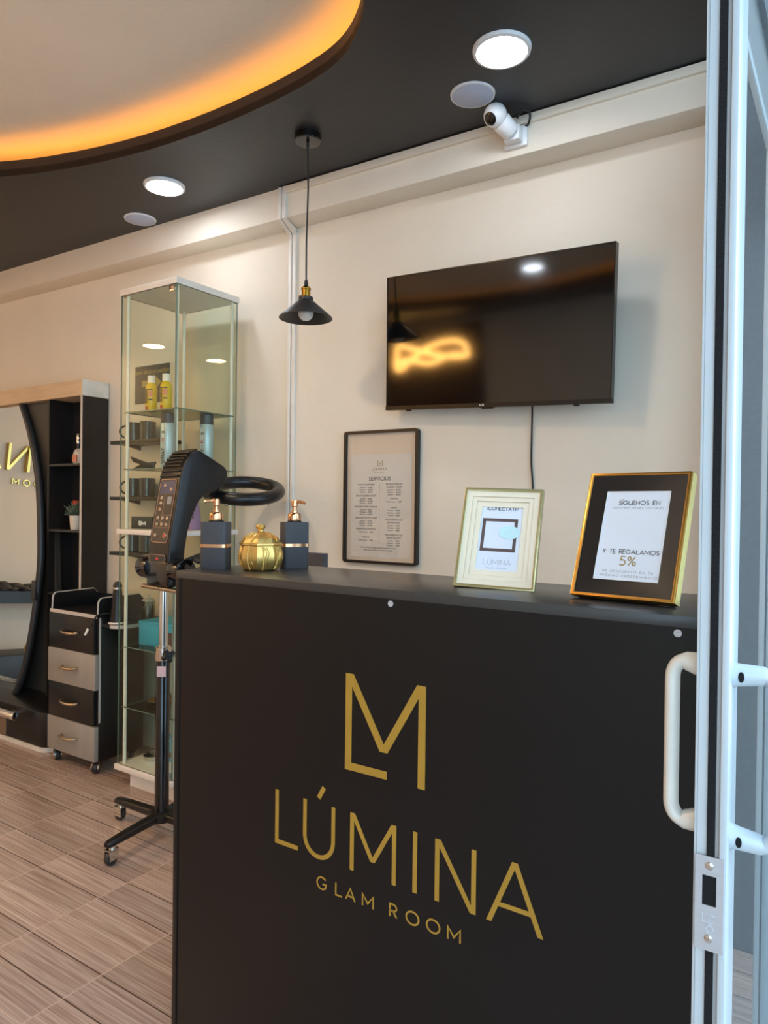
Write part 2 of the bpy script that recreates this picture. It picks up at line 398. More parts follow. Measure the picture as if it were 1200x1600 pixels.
def text(b, s, fr, h, sw, track=.25, depth=.0006, align='c', sx=1, mi=0):
    o, ex, ez, en = fr; ws = [GLY[ACC.get(c, c)][0]*sx for c in s]
    tot = sum(ws)+track*(len(s)-1); x = {'c': -tot/2, 'l': 0, 'r': -tot}[align]
    for c, wc in zip(s, ws):
        for pl in GLY[ACC.get(c, c)][1]:
            pts = [((x+px*sx)*h, (py*(1-sw/h)+sw/h/2)*h) for px, py in pl]
            ribbon(b, pts, sw, fr, depth, (0, h), mi)
        if c in ACC:
            cx = x+wc/2; ribbon(b, [((cx-.06)*h, 1.1*h), ((cx+.08)*h, 1.3*h)], sw*1.15, fr, depth, None, mi)
        x += wc+track
def font_text(b, s, fr, h, depth=.0004, align='CENTER'):
    cu = bpy.data.curves.new('t', 'FONT'); cu.body = s; cu.size = h/.7; cu.align_x = align; cu.resolution_u = 2; cu.fill_mode = 'FRONT'
    ob = bpy.data.objects.new('t', cu); COL.objects.link(ob); dg = bpy.context.evaluated_depsgraph_get(); me = bpy.data.meshes.new_from_object(ob.evaluated_get(dg))
    o, ex, ez, en = fr
    b.add([o+ex*v.co.x+ez*v.co.y+en*depth for v in me.vertices], [tuple(p.vertices) for p in me.polygons])
    bpy.data.objects.remove(ob); bpy.data.curves.remove(cu); bpy.data.meshes.remove(me)
EX, EY, EZ = Vector((1, 0, 0)), Vector((0, 1, 0)), Vector((0, 0, 1))
FRONT = lambda x, y, z: (Vector((x, y, z)), EX, EZ, -EY)     # lettering on a face that looks towards -y

# ------------------------------------------------------------------ the setting
WROT = rad(1.307)
wy = lambda x, off=0: 2.48+.0228*(x+1)-off
ZC = 2.66; XL, XR, YF = -5.32, .35, -1.75
b = B(); b.box(XL-.1, -.1, YF-.1, 2.55, -.1, 0); struct(b.build('floor', 'floor'))
b = B(); b.box(-.1, 4.5, YF-2, 4, -.12, -.004); struct(b.build('floor_outside', 'paving'))
b = B(); b.loft([[(XL-.1, wy(XL-.1), z), (XR, wy(XR), z), (XR, wy(XR)+.15, z), (XL-.1, wy(XL-.1)+.15, z)] for z in (0, 3.0)]); struct(b.build('wall_back', 'wall_paint'))
b = B(); b.box(XL-.12, XL, YF, 2.5, 0, 3.0); struct(b.build('wall_left', 'wall_paint'))
b = B(); b.box(XL-.12, -.1, YF-.12, YF, 0, 3.0); struct(b.build('wall_front', 'wall_paint'))
# beam along the top of the back wall
b = B(); b.loft([[(XL, wy(XL, .12), z), (XR, wy(XR, .12), z), (XR, wy(XR)+.02, z), (XL, wy(XL)+.02, z)] for z in (2.525, ZC+.1)]); struct(b.build('trim_1', 'wall_paint', bevel=.006))
# black soffit with a curved opening
arc_pts = [(-3.42, 1.42), (-3.05, 1.62), (-2.75, 1.725), (-2.41, 1.795), (-2.06, 1.825), (-1.72, 1.82), (-1.47, 1.79), (-1.32, 1.74), (-1.2, 1.65), (-1.12, 1.55),
           (-1.03, 1.36), (-.98, 1.1), (-.96, .7), (-1.0, .2), (-1.12, -.3), (-1.35, -.75), (-1.7, -1.1), (-2.3, -1.3), (-3.0, -1.25), (-3.6, -1.0), (-4.05, -.5), (-4.2, .1), (-4.1, .7), (-3.8, 1.15)]
curve = [(p.x, p.y) for p in smooth_path([(x, y, 0) for x, y in arc_pts], 6, True)]
def plate_with_hole(z0, z1, outer, hole):
    bm = bmesh.new()
    ov = [bm.verts.new((x, y, 0)) for x, y in outer]; hv = [bm.verts.new((x, y, 0)) for x, y in hole]
    es = [bm.edges.new((L_[i], L_[(i+1) % len(L_)])) for L_ in (ov, hv) for i in range(len(L_))]
    bmesh.ops.triangle_fill(bm, edges=es, use_beauty=True)
    bm.verts.index_update(); n = len(bm.verts); V = [v.co.copy() for v in bm.verts]; Fc = [[v.index for v in f.verts] for f in bm.faces]; bm.free()
    q = B(); q.add([(v.x, v.y, z0) for v in V]+[(v.x, v.y, z1) for v in V], Fc and [tuple(f) for f in Fc]+[tuple(i+n for i in f[::-1]) for f in Fc])
    no, nh = len(outer), len(hole)
    q.add([(x, y, z) for z in (z0, z1) for x, y in outer], [(i, (i+1) % no, no+(i+1) % no, no+i) for i in range(no)])
    q.add([(x, y, z) for z in (z0, z1) for x, y in hole], [(i, (i+1) % nh, nh+(i+1) % nh, nh+i) for i in range(nh)], 1)
    return q
ZL = 2.725
q = plate_with_hole(ZC, ZC+.03, [(XL-.1, YF-.1), (-.1, YF-.1), (XR, wy(XR, .12)), (XL-.1, wy(XL-.1, .12))], curve)
struct(q.build('ceiling', ['soffit_black', 'lip_brown']))
# upstand (lip) round the opening, with the light strip lying behind it
def offset(cv, d):
    out = []; n = len(cv)
    for i in range(n):
        a, c = Vector(cv[i-1]), Vector(cv[(i+1) % n]); t = (c-a).normalized(); out.append((cv[i][0]-t.y*d, cv[i][1]+t.x*d))
    return out
sgn = 1 if sum(curve[i-1][0]*curve[i][1]-curve[i][0]*curve[i-1][1] for i in range(len(curve))) < 0 else -1
oc = offset(curve, .02*sgn); n = len(curve)
b = B(); b.add([(x, y, z) for z in (ZC+.001, ZL) for c_ in (curve, oc) for x, y in c_], [f for i in range(n) for j in [(i+1) % n] for f in ((i, j, 2*n+j, 2*n+i), (n+j, n+i, 3*n+i, 3*n+j), (2*n+i, 2*n+j, 3*n+j, 3*n+i))])
struct(b.build('trim_2', 'lip_brown'))
b = B(); b.box(XL-.1, -.1, YF-.1, 2.5, 2.795, 3.0); struct(b.build('ceiling_raised', 'raised_ceiling_paint'))
b = B(); b.box(-.1, XR, YF-.1, wy(XR), ZC+.031, 3.0); struct(b.build('wall_right', 'wall_paint'))
lc = offset(curve, .055*sgn)
b = B(); b.tube([(x, y, ZC+.045) for x, y in lc], .008, True, 8)
tag(b.build('light_strip', 'cove_led'), 'amber strip light hidden behind the curved lip of the black ceiling', 'light strip')

# storefront: grey pier, sliding door, fixed frame
b = B(); b.box(-.325, .34, 2.3, 2.5, 0, ZC); struct(b.build('column', 'granite'))
XD0, XD1, YE = -.165, -.127, .95
door = thing('door_1', 'white aluminium sliding glass door seen along its edge', 'door', (0, YE, 0)); struct(door)
b = B()
b.box(XD0, XD0+.004, YE, YE+.065, 0, 2.3).box(XD1-.0085, XD1, YE-.004, YE+.065, 0, 2.3).box(XD0+.004, XD1-.0085, YE+.003, YE+.065, 0, 2.3)
b.build('stile', 'alu_white', door, True, bevel=.0012)
b = B(); b.box(XD0+.004, -.150, YE-.001, YE+.004, 0, 2.3); b.build('edge_lining', 'alu_white', door, True)
b = B(); b.box(-.1405, XD1-.0085, YE-.0005, YE+.004, 0, 2.3); b.build('edge_channel', 'alu_grey', door, True)
b = B(); b.box(-.1495, -.1405, YE-.0035, YE+.004, 0, .742).box(-.1495, -.1405, YE-.0035, YE+.004, .853, 2.3); b.build('pile_seal', 'pile', door, True)
b = B(); b.box(XD0+.006, XD1-.006, YE+.065, 1.76, 2.22, 2.3).box(XD0+.006, XD1-.006, YE+.065, 1.76, 0, .08).box(XD0, XD1, 1.76, 1.82, 0, 2.3); b.build('rail', 'alu_white', door, True)
b = B(); b.box(-.149, -.143, YE+.06, 1.765, .075, 2.225); b.build('glass_pane', 'door_glass', door, True)
# strike plate with its slot
sp = B(); x0, x1, z0, z1 = -.1615, -.1295, .742, .857
sx0, sx1, sz0, sz1 = -.1535, -.1375, .797, .834
for a0, a1, c0, c1 in ((x0, x1, z0, sz0), (x0, x1, sz1, z1), (x0, sx0, sz0, sz1), (sx1, x1, sz0, sz1)): sp.box(a0, a1, YE-.0065, YE-.0045, c0, c1)
pl = sp.build('strike_plate', 'steel', door, True)
b = B(); b.box(sx0, sx1, YE-.0048, YE-.0046, sz0, sz1); b.build('bolt_slot', 'hole_shade', pl, True)
for z in (.846, .757):
    b = B(); b.lathe([(.0048, 0), (.0048, .0008), (.0036, .0016)], seg=20); b.box(-.0034, .0034, -.0005, .0005, .0012, .0018); b.box(-.0005, .0005, -.0034, .0034, .0012, .0018)
    b.xf(Matrix.Translation((-.1455, YE-.0065, z)) @ Matrix.Rotation(PI/2, 4, 'X')); b.build('screw', 'chrome', pl, True)
b = B(); fr = FRONT(-.1455, YE-.0065, .775)
ribbon(b, [(-.007, .012), (-.007, .002), (-.002, .002)], .0012, fr, .0005); ribbon(b, arc(.001, -.006, .004, .004, 0, 360), .0012, fr, .0005); ribbon(b, [(0, .010), (.003, .012), (.007, .010)], .0012, fr, .0005); ribbon(b, [(0, .008), (0, .001), (.004, .001)], .0012, fr, .0005)
b.build('emblem', 'alu_white', pl, True)
def handle(side):
    xs = XD0 if side < 0 else XD1; zt, zb, reach = (1.0905, .8755, .034) if side < 0 else (1.083, .866, .05)
    b = B(); yc = YE+.032
    path = [(xs-.004*side, yc, zt-.008), (xs+side*.006, yc, zt-.007)]+[(xs+side*(reach-.016+.016*math.sin(rad(a))), yc, zt-.005-.022*(1-math.cos(rad(a)))) for a in range(0, 91, 15)]
    low = [(x, y, zb+zt-z) for x, y, z in path][::-1]
    pts = [Vector(p) for p in path+low]; rings = []; N_ = len(pts)
    for i, p in enumerate(pts):
        t = ((pts[min(i+1, N_-1)])-(pts[max(i-1, 0)])).normalized(); v = EY; u = t.cross(v).normalized()
        e = max(0, 1-min(i, N_-1-i)/3); wu = .0092+.0075*e
        rings.append([p+u*(wu*math.cos(2*PI*k/20))+v*((.0125+.003*e)*math.sin(2*PI*k/20)) for k in range(20)])
    b.loft(rings); return b
handle(-1).build('inner_handle', 'handle_white', door, True)
oh = handle(1).build('outer_handle', 'alu_white', door, True)
for z in (1.076, .873):
    b = B(); b.lathe([(.005, 0), (.005, .0012)], seg=18, sx=.7, sy=1.3); b.xf(Matrix.Translation((XD1+.010, YE+.0185, z)) @ Matrix.Rotation(PI/2, 4, 'X')); b.build('screw_hole', 'hole_shade', oh, True)
fx = thing('window_1', 'white fixed frame beyond the sliding door', 'window frame', (-.178, 1.75, 0)); struct(fx)
b = B(); b.box(-.181, -.169, 1.765, 1.9, 0, 2.07).box(-.181, -.169, YE+.1, 1.9, 2.07, 2.088); b.build('frame', 'frame_white_lit', fx, True, bevel=.002)
b = B(); b.box(-.180, -.172, 1.1, 2.29, 2.088, 2.32); b.build('transom_panel', 'alu_grey', fx, True)
b = B(); b.box(-.205, -.17, YE+.1, 2.29, 2.32, 2.37); b.build('head_rail', 'alu_white', fx, True, bevel=.003)
# accent panel behind the sign on the front wall
b = B(); b.box(-4.55, -3.28, YF, YF+.03, 1.15, 2.6); tag(b.build('wall_panel', 'accent_wall'), 'dark red brown panel behind the glowing sign, mirrored in the television', 'wall panel')
neon = []
for k in range(90):
    t = 2*PI*k/90; neon.append((-3.86+.48*math.sin(t)+.05*math.sin(3*t), YF+.06+.012*math.cos(5*t), 2.34+.10*math.sin(2*t+.35)+.035*math.cos(3*t)))
b = B(); b.tube(neon, .024, True, 8)
neon2 = [(-4.3+.85*k/40, YF+.065, 2.27+.03*math.sin(k/40*PI*3)) for k in range(41)]; b.tube(neon2, .024, False, 8)
tag(b.build('glowing_sign', 'neon'), 'looping warm glowing tube sign, mirrored in the television', 'sign')

# ------------------------------------------------------------------ reception desk
DX0, DX1, DY0, DY1, DZ = -1.36, -.185, 1.145, 1.46, 1.12
desk = thing('reception_desk', 'tall black reception desk with a gold logo on its front', 'desk', ((DX0+DX1)/2, (DY0+DY1)/2, 0))
b = B(); b.box(DX0+.016, DX1, DY0+.001, DY0+.018, 0, DZ-.018); b.build('front_panel', 'desk_black', desk, True)
b = B(); b.box(DX0, DX0+.016, DY0-.001, DY1, 0, DZ-.018); b.build('side_panel', 'desk_black', desk, True, bevel=.001)
b = B(); b.box(DX1-.018, DX1-.002, DY0+.018, DY1, 0, DZ-.018); b.build('side_panel', 'desk_black', desk, True)
b = B(); b.box(DX0, DX1, DY0, DY1, DZ-.018, DZ); b.build('top', ['desk_top'], desk, True, bevel=.001)
b = B(); b.box(DX0+.016, DX1-.018, DY0+.018, DY1-.002, .55, .568); b.build('shelf', 'desk_black', desk, True)
for x in (-.746, -.226):
    b = B(); b.lathe([(.006, 0), (.006, .001), (.0025, .0012), (.002, .0006)], seg=20); b.xf(Matrix.Translation((x, DY0+.001, 1.093)) @ Matrix.Rotation(PI/2, 4, 'X')); b.build('screw', 'steel', desk, True)
FRD = FRONT(0, DY0+.001, 0)
def seg(b, pts, wd, clamp=None, dep=.0007): ribbon(b, pts, wd, FRD, dep, clamp)
b = B(); MW = .0155
for P in ([(-.8425, .7525), (-.8425, .9455)], [(-.8495, .7605), (-.750, .7605)], [(-.8405, .9455), (-.7577, .804), (-.675, .9455)], [(-.6725, .9455), (-.6725, .7525)]): cut_strokes(b, P, MW, FRD, .0007)
b.build('monogram', 'gold_vinyl', desk, True)
b = B(); logo_words(b, .0092, FRD, .0007)
b.build('wordmark', 'gold_vinyl', desk, True)
b = B(); h = .0275; sw = .0034
for ch, x in (('G', -.918), ('L', -.8695), ('A', -.8443), ('M', -.8033), ('R', -.7386), ('O', -.7018), ('O', -.657), ('M', -.6127)):
    text(b, ch, (Vector((x, DY0+.001, .4915)), EX, EZ, -EY), h, sw, depth=.0007, align='l')
b.build('tagline', 'gold_vinyl', desk, True)

# dispensers
def dispenser(loc, rz, label, nozzle):
    t = thing('soap_dispenser', label, 'dispenser', loc, rz, 'black soap dispensers on the desk')
    sec = lambda s, z: [(x, y, z) for x, y in rrect(.066*s, .05*s, .009*s, 4)]
    b = B(); b.loft([sec(.96, 0), sec(1, .003), sec(1, .113), sec(.97, .1165)]); b.build('bottle', 'bottle_black', t)
    b = B(); b.loft([sec(1.025, .0545), sec(1.025, .0625)]); b.build('band', 'rose_gold', t)
    b = B(); b.lathe([(.0165, .119), (.0172, .121), (.0172, .135), (.0155, .139), (.009, .141), (.0085, .146)], seg=28); p = b.build('pump', 'rose_gold', t); p['label'] = 'rose gold pump'
    b = B(); b.lathe([(.019, .1165), (.019, .119)], seg=28); b.build('washer', 'black_matte', p)
    b = B(); b.lathe([(.0058, .146), (.0058, .155), (.0082, .157), (.0082, .171), (.0076, .173)], seg=20); b.build('plunger', 'rose_gold', p)
    d = Vector((math.cos(nozzle), math.sin(nozzle), 0)); u = EZ
    b = B(); b.tube([d*.0+u*.168, d*.012+u*.1685, d*.024+u*.167, d*.030+u*.164], [.0042, .004, .0034, .0032], seg=12); b.build('nozzle', 'rose_gold', p)
    return t
dispenser((-1.318, 1.232, DZ), rad(28), 'black soap dispenser left of the gold jar with its nozzle pointing left', rad(190))
dispenser((-1.2, 1.388, DZ), rad(57), 'black soap dispenser right of the gold jar with its nozzle pointing right', rad(-45))
# gold jar
jar = thing('gold_jar', 'gold ribbed jar with a knobbed lid between the two soap dispensers', 'jar', (-1.222, 1.288, DZ), rad(35))
def fac(prof, seg_=48, sides=8, amt=.06):
    R = []
    for r, z in prof:
        ring = []
        for k in range(seg_):
            a = 2*PI*k/seg_; da = (a % (2*PI/sides))-PI/sides; f = math.cos(PI/sides)/math.cos(da); ring.append((r*f*math.cos(a), r*f*math.sin(a), z))
        R.append(ring)
    return R
b = B(); b.loft(fac([(.036, 0), (.044, .004), (.052, .016), (.0555, .030), (.055, .042), (.051, .056), (.049, .061)])); jb = b.build('body', 'gold', jar, sharp=20)
b = B()
for k in range(8):
    a = 2*PI*(k+.5)/8
    for off, wv, rr in ((-.11, .0, .0022), (.02, .05, .0014), (.13, .05, .0014)):
        pts = []
        for i in range(13):
            z = .004+.053*i/12; r = [(.044, .004), (.052, .016), (.0555, .030), (.055, .042), (.051, .056), (.049, .061)]
            for (ra, za), (rb, zb) in zip(r, r[1:]):
                if za <= z <= zb: rad_ = ra+(rb-ra)*(z-za)/(zb-za); break
            an = a+off+wv*math.sin(i*.9); da = (an % (PI/4))-PI/8; rad_ *= math.cos(PI/8)/math.cos(da)
            pts.append((rad_*math.cos(an), rad_*math.sin(an), z))
        if off < 0:
            for p in pts[::1]: b.ball(p, .0027, seg=8, rings=5)
        else: b.tube(pts, rr, seg=6)
b.build('ribs', 'gold', jb)
lid = B(); lid.loft(fac([(.048, .061), (.0525, .0625), (.0525, .067), (.049, .069), (.044, .078), (.03, .088), (.016, .093), (.008, .095)])); lo = lid.build('lid', 'gold', jar, sharp=20)
b = B()
for k in range(16):
    a = 2*PI*k/16; pts = [((r*math.cos(a+.12*i)), r*math.sin(a+.12*i), z) for i, (r, z) in enumerate([(.046, .0715), (.042, .0785), (.031, .0865), (.018, .092)])]; b.tube(pts, .0013, seg=6)
b.build('lid_ribs', 'gold', lo)
b = B(); b.lathe([(.007, .094), (.006, .098), (.0105, .102), (.0125, .106), (.0105, .1105), (.004, .113)], seg=24); b.build('knob', 'gold', lo)

# picture frames
def pose(yaw, tilt, roll=0): return (Matrix.Rotation(yaw, 3, 'Z') @ Matrix.Rotation(tilt, 3, 'X') @ Matrix.Rotation(roll, 3, 'Y')).to_euler()
cf = thing('photo_frame', 'pale gold frame with cream stepped mount and a white welcome card', 'photo frame', (-.602, 1.318, 1.2205), eul=pose(rad(12.6), rad(-19.3), rad(1.5)))
b = B(); b.frame(.162, .211, .0065, .018, 0, bev=.001); b.build('moulding', 'pale_gold', cf, bevel=.0008)
b = B(); b.box(-.0775, .0775, .016, .0185, -.102, .102); b.build('backing', 'black_matte', cf)
b = B(); b.frame(.150, .199, .0115, .003, .004); b.build('mount', 'cream_mat', cf)
b = B(); b.frame(.127, .176, .0095, .003, .0062); b.build('mount', 'cream_mat', cf)
b = B(); b.frame(.108, .157, .0115, .003, .0084); b.build('mount', 'cream_mat', cf)
for w_, h_, y_ in ((.1275, .1765, .0058), (.1085, .1575, .0080), (.0865, .1355, .0100)):
    b = B(); b.frame(w_, h_, .0009, .0004, y_); b.build('mount_line', 'mount_line', cf)
b = B(); b.box(-.045, .045, .0105, .0125, -.0685, .0685); card = b.build('card', 'paper', cf)
b = B(); fr = FRONT(0, .0104, 0)
text(b, '\u00a1CONECTATE!', FRONT(.0, .0104, .0602), .0075, .0011, .2, .0002); b.build('heading', 'ink_dark', card)
b = B(); b.frame(.072, .070, .0065, .0003, .0101, cx=-.002, cz=.008); b.build('printed_border', 'ink_brown', card)
b = B(); text(b, 'L\u00daMINA', FRONT(0, .0104, -.0545), .011, .0008, .28, .0002); text(b, 'GLAM ROOM', FRONT(0, .0104, -.063), .0032, .0005, .7, .0002); b.build('wordmark', 'ink_grey', card)
b = B(); b.lathe([(.0215, 0), (.0212, .0004)], seg=40, sx=1, sy=.66); b.xf(Matrix.Translation((.019, .0099, .014)) @ Matrix.Rotation(PI/2, 4, 'X')); b.build('oval_sticker', 'sticker_cyan', card)
b = B(); b.loft([[(-.02, .018, .05), (.02, .018, .05), (.02, .021, .05), (-.02, .021, .05)], [(-.026, .071, -.078), (.026, .071, -.078), (.026, .074, -.079), (-.026, .074, -.079)]]); b.build('easel_leg', 'black_matte', cf)

bf = thing('photo_frame', 'black frame with gold rim and a discount card at the right end of the desk', 'photo frame', (-.331, 1.268, 1.2375), eul=pose(rad(-8), rad(-20.3), rad(-.2)))
b = B(); b.frame(.181, .2315, .0052, .022, 0); b.build('rim', 'yellow_gold', bf, bevel=.0006)
for x in (-.0922, .0907):
    b = B(); b.box(x, x+.0015, .001, .022, -.1157, .1157); b.build('outer_side', 'bright_gold', bf)
b = B(); b.box(-.0855, .0855, .021, .026, -.1157, .111); b.build('backing', 'black_matte', bf)
b = B(); b.frame(.1706, .2211, .0285, .009, .002, bev=.0065); b.build('inner_frame', 'black_satin', bf)
b = B(); b.frame(.1146, .1651, .0012, .002, .0076); b.build('inner_line', 'white_plastic', bf)
b = B(); b.box(-.0572, .0572, .0088, .0105, -.0822, .0822); card = b.build('card', 'paper', bf)
T = lambda s, z, h, sw, tr, m, x=0: (lambda q: (text(q, s, FRONT(x, .0087, z), h, sw, tr, .0002), q.build('printed_line', m, card)))(B())
T('S\u00cdGUENOS EN', .0565, .0085, .0011, .22, 'ink_dark', .004)
T('NUESTRAS REDES SOCIALES', .0495, .0036, .0005, .55, 'ink_grey', .003)
T('Y TE REGALAMOS', -.0345, .0085, .0011, .2, 'ink_dark', .002)
T('5%', -.056, .018, .002, .22, 'ink_gold', 0)
T('DE DESCUENTO EN TU', -.0685, .0042, .0005, .6, 'ink_grey', .002)
T('PR\u00d3XIMO PROCEDIMIENTO', -.0765, .0042, .0005, .55, 'ink_grey', .004)
b = B(); b.loft([[(-.025, .025, .05), (.025, .025, .05), (.025, .028, .05), (-.025, .028, .05)], [(-.032, .083, -.082), (.032, .083, -.082), (.032, .086, -.083), (-.032, .086, -.083)]]); b.build('easel_leg', 'black_matte', bf)

# dark box behind the desk
b = B(); b.box(-1.62, -1.385, 1.74, 1.765, 0, 1.13); tag(b.build('partition_panel', 'bottle_black', bevel=.002), 'dark upright panel whose corner shows behind the right hand soap dispenser', 'panel')

# ------------------------------------------------------------------ things on the back wall
tv = thing('television', 'large black wall mounted television reflecting a warm glowing sign', 'television', (-1.127, 2.361, 1.907), eul=pose(rad(-.97), rad(3.74), rad(2.23)))
b = B(); b.frame(.9, .52, .004, .03, 0).box(-.45, .45, -.003, .03, -.2605, -.2445); b.build('bezel', 'tv_bezel', tv)
b = B(); b.box(-.4465, .4465, .002, .006, -.246, .2565); b.build('screen', 'tv_screen', tv)
b = B(); b.box(-.44, .44, .006, .04, -.25, .25).box(-.3, .3, .04, .06, -.2, .1); b.build('rear_shell', 'black_satin', tv, bevel=.004)
b = B(); b.loft([[(-.03+.0, -.006, -.2605), (.03, -.006, -.2605), (.03, .015, -.2605), (-.03, .015, -.2605)], [(-.02, -.003, -.267), (.02, -.003, -.267), (.02, .012, -.267), (-.02, .012, -.267)]]); b.build('sensor', 'black_gloss', tv)
b = B(); ribbon(b, [(-.030, -.256), (-.030, -.249)], .0018, FRONT(0, -.003, 0), .0005); ribbon(b, [(-.024, -.2555), (-.027, -.2525), (-.024, -.2495)], .0018, FRONT(0, -.003, 0), .0005); ribbon(b, [(-.02, -.2555), (-.02, -.2495), (-.0145, -.2495), (-.0145, -.2555)], .0015, FRONT(0, -.003, 0), .0005); b.build('logo', 'white_plastic', tv)
for x in (-.35, .33):
    b = B(); b.box(x-.008, x+.008, .005, .02, -.266, -.26); b.build('foot_socket', 'black_satin', tv)
b = B()
for x in (-.15, .15): b.box(x-.015, x+.015, .06, .075, -.15, .15)
b.box(-.2, .2, .062, .097, -.02, .02); b.build('wall_bracket', 'black_matte', tv)
b = B(); b.tube(smooth_path([(-.99, 2.42, 1.70), (-.995, 2.455, 1.66), (-1.002, 2.472, 1.55), (-1.003, 2.474, 1.45), (-.996, 2.474, 1.36), (-.99, 2.474, 1.2), (-1.0, 2.474, .9)], 6), .0035, seg=8)
tag(b.build('power_cord', 'black_matte'), 'thin black cord hanging down the wall below the television', 'cord')

# price list
px = -1.655
po = thing('framed_price_list', 'framed list of services and prices in a thin black frame on the wall', 'framed sign', (px, wy(px), 1.318), WROT)
PW, PH = .363, .555
b = B()
ro, ri = rrect(PW, PH, .012), rrect(PW-.022, PH-.022, .006); n = len(ro)
b.add([(x, y, z) for y, L_ in ((-.024, ro), (-.024, ri), (-.001, ro), (-.001, ri)) for x, z in L_], [f for i in range(n) for j in [(i+1) % n] for f in ((i, j, n+j, n+i), (2*n+i, 2*n+j, j, i), (n+i, n+j, 3*n+j, 3*n+i))])
b.build('frame', 'black_satin', po)
b = B(); b.box(-PW/2+.01, PW/2-.01, -.008, -.002, -PH/2+.01, PH/2-.01); b.build('backing', 'poster_back', po)
b = B(); b.box(-.150, .148, -.0095, -.008, -.252, .178); sheet = b.build('sheet', 'paper_warm', po)
U = lambda u: -PW/2+PW*u; V = lambda v: PH/2-PH*v
FP = lambda u, v: FRONT(U(u), -.0097, V(v))
b = B()
ribbon(b, [(.004, 0), (-.0115, 0), (-.0115, .0235), (0, .006), (.0115, .0235), (.0115, -.001)], .0024, FP(.485, .265), .0003, (-.001, .0235))
text(b, 'L\u00daMINA', FP(.48, .302), .014, .0014, .3, .0003); text(b, 'GLAM ROOM', FP(.48, .318), .0042, .0006, .6, .0003); b.build('logo', 'ink_gold', sheet)
b = B(); font_text(b, 'SERVICIOS', FP(.485, .376), .0165); b.build('heading', 'ink_dark', sheet)
b = B()
def block(u, v, heads, lines, step=.0172):
    for hd in heads: font_text(b, hd, FP(u, v), .0072); v += .0205
    v += .001
    for ln in lines: font_text(b, ln, FP(u, v), .0062); v += step
P3 = lambda a, c, d: ['Sencillo \u2014 $%d' % a, 'Mediano \u2014 $%d' % c, 'Grueso \u2014 $%d' % d]
block(.30, .412, ['BALAYAGE RUBIO'], P3(1000, 1500, 2000)); block(.30, .497, ['BALAYAGE BRUNETTE'], P3(800, 1000, 1500))
block(.30, .580, ['ALACIADO PROGRESIVO'], P3(600, 800, 1000)); block(.30, .665, ['LAMI-PLASTIA DE CANA'], P3(1200, 1500, 1800))
block(.30, .748, ['LIMPIEZA DE PUNTAS'], ['Precio \u00fanico \u2014 $60']); block(.30, .810, ['CORTES'], ['Precio \u00fanico \u2014 $80'])
block(.68, .410, ['EXTRACCI\u00d3N DE', 'COLOR + TINTE'], P3(1500, 1800, 2000)); block(.68, .518, ['CORTES'], ['Precio \u00fanico \u2014 $80'])
block(.68, .584, ['MATIZ'], P3(400, 600, 800)); block(.68, .675, ['TRATAMIENTO DE', 'REPARACI\u00d3N'], P3(400, 600, 800)); block(.68, .788, ['TRATAMIENTO DE', 'HIDRATACI\u00d3N'], P3(500, 700, 900))
font_text(b, 'Sujeto a valoraci\u00f3n seg\u00fan cantidad y extensi\u00f3n: precios', FP(.475, .885), .0056); font_text(b, 'seg\u00fan largo, densidad y condici\u00f3n del cabello.', FP(.475, .903), .0056)
b.build('price_lines', 'ink_dark', sheet)
b = B(); b.box(U(.483)-.0004, U(.483)+.0004, -.0098, -.0095, V(.85), V(.40)); b.build('divider', 'ink_grey', sheet)
b = B(); b.box(-PW/2+.011, PW/2-.011, -.019, -.017, -PH/2+.011, PH/2-.011); b.build('glazing', 'picture_glass', po)

# evacuation sign
px = -3.088
sg = thing('evacuation_sign', 'dark evacuation route sign with an arrow on the wall behind the glass cabinet', 'sign', (px, wy(px), 1.905), WROT)
b = B(); b.box(-.131, .131, -.006, -.001, -.098, .098); pnl = b.build('panel', 'sign_dark', sg)
b = B(); text(b, 'RUTA DE EVACUACI\u00d3N', FRONT(0, -.0061, .055), .0165, .0032, .25, .0004); b.build('lettering', 'sign_gold', pnl)
b = B(); b.prism([(-.075, -.012), (.015, -.012), (.015, -.042), (.075, .005), (.015, .05), (.015, .02), (-.075, .02)], -.0066, -.006, 'y'); b.build('arrow', 'sign_gold', pnl)

# cable raceway
rc = thing('cable_raceway', 'white cable raceway along the beam and down the wall behind the pendant lamp', 'cable raceway', (-2.13, wy(-2.13), 0), WROT)
b = B()
def wbox(b, x0, x1, off0, off1, z0, z1): b.loft([[(x0, wy(x0, off0), z), (x1, wy(x1, off0), z), (x1, wy(x1, off1), z), (x0, wy(x0, off1), z)] for z in (z0, z1)])
wbox(b, -2.08, -.36, .135, .12, ZC-.033, ZC-.004); b.build('horizontal_run', 'wall_paint', rc, True, bevel=.002)
for k, (a, c) in enumerate(((-2.122, -2.104), (-2.098, -2.080))):
    b = B(); wbox(b, a, c, .134, .12, 2.52, ZC-.002); b.build('upper_run', 'cab_white', rc, True, bevel=.002)
    b = B(); a2, c2 = a-.042, c-.042
    b.loft([[(a, wy(a, .134), 2.52), (c, wy(c, .134), 2.52), (c, wy(c, .12), 2.52), (a, wy(a, .12), 2.52)], [(a2, wy(a2, .014), 2.50), (c2, wy(c2, .014), 2.50), (c2, wy(c2, .001), 2.518), (a2, wy(a2, .001), 2.518)]]); b.build('angled_run', 'cab_white', rc, True)
    b = B(); wbox(b, a2, c2, .014, 0, .1, 2.505); b.build('lower_run', 'cab_white', rc, True, bevel=.002)

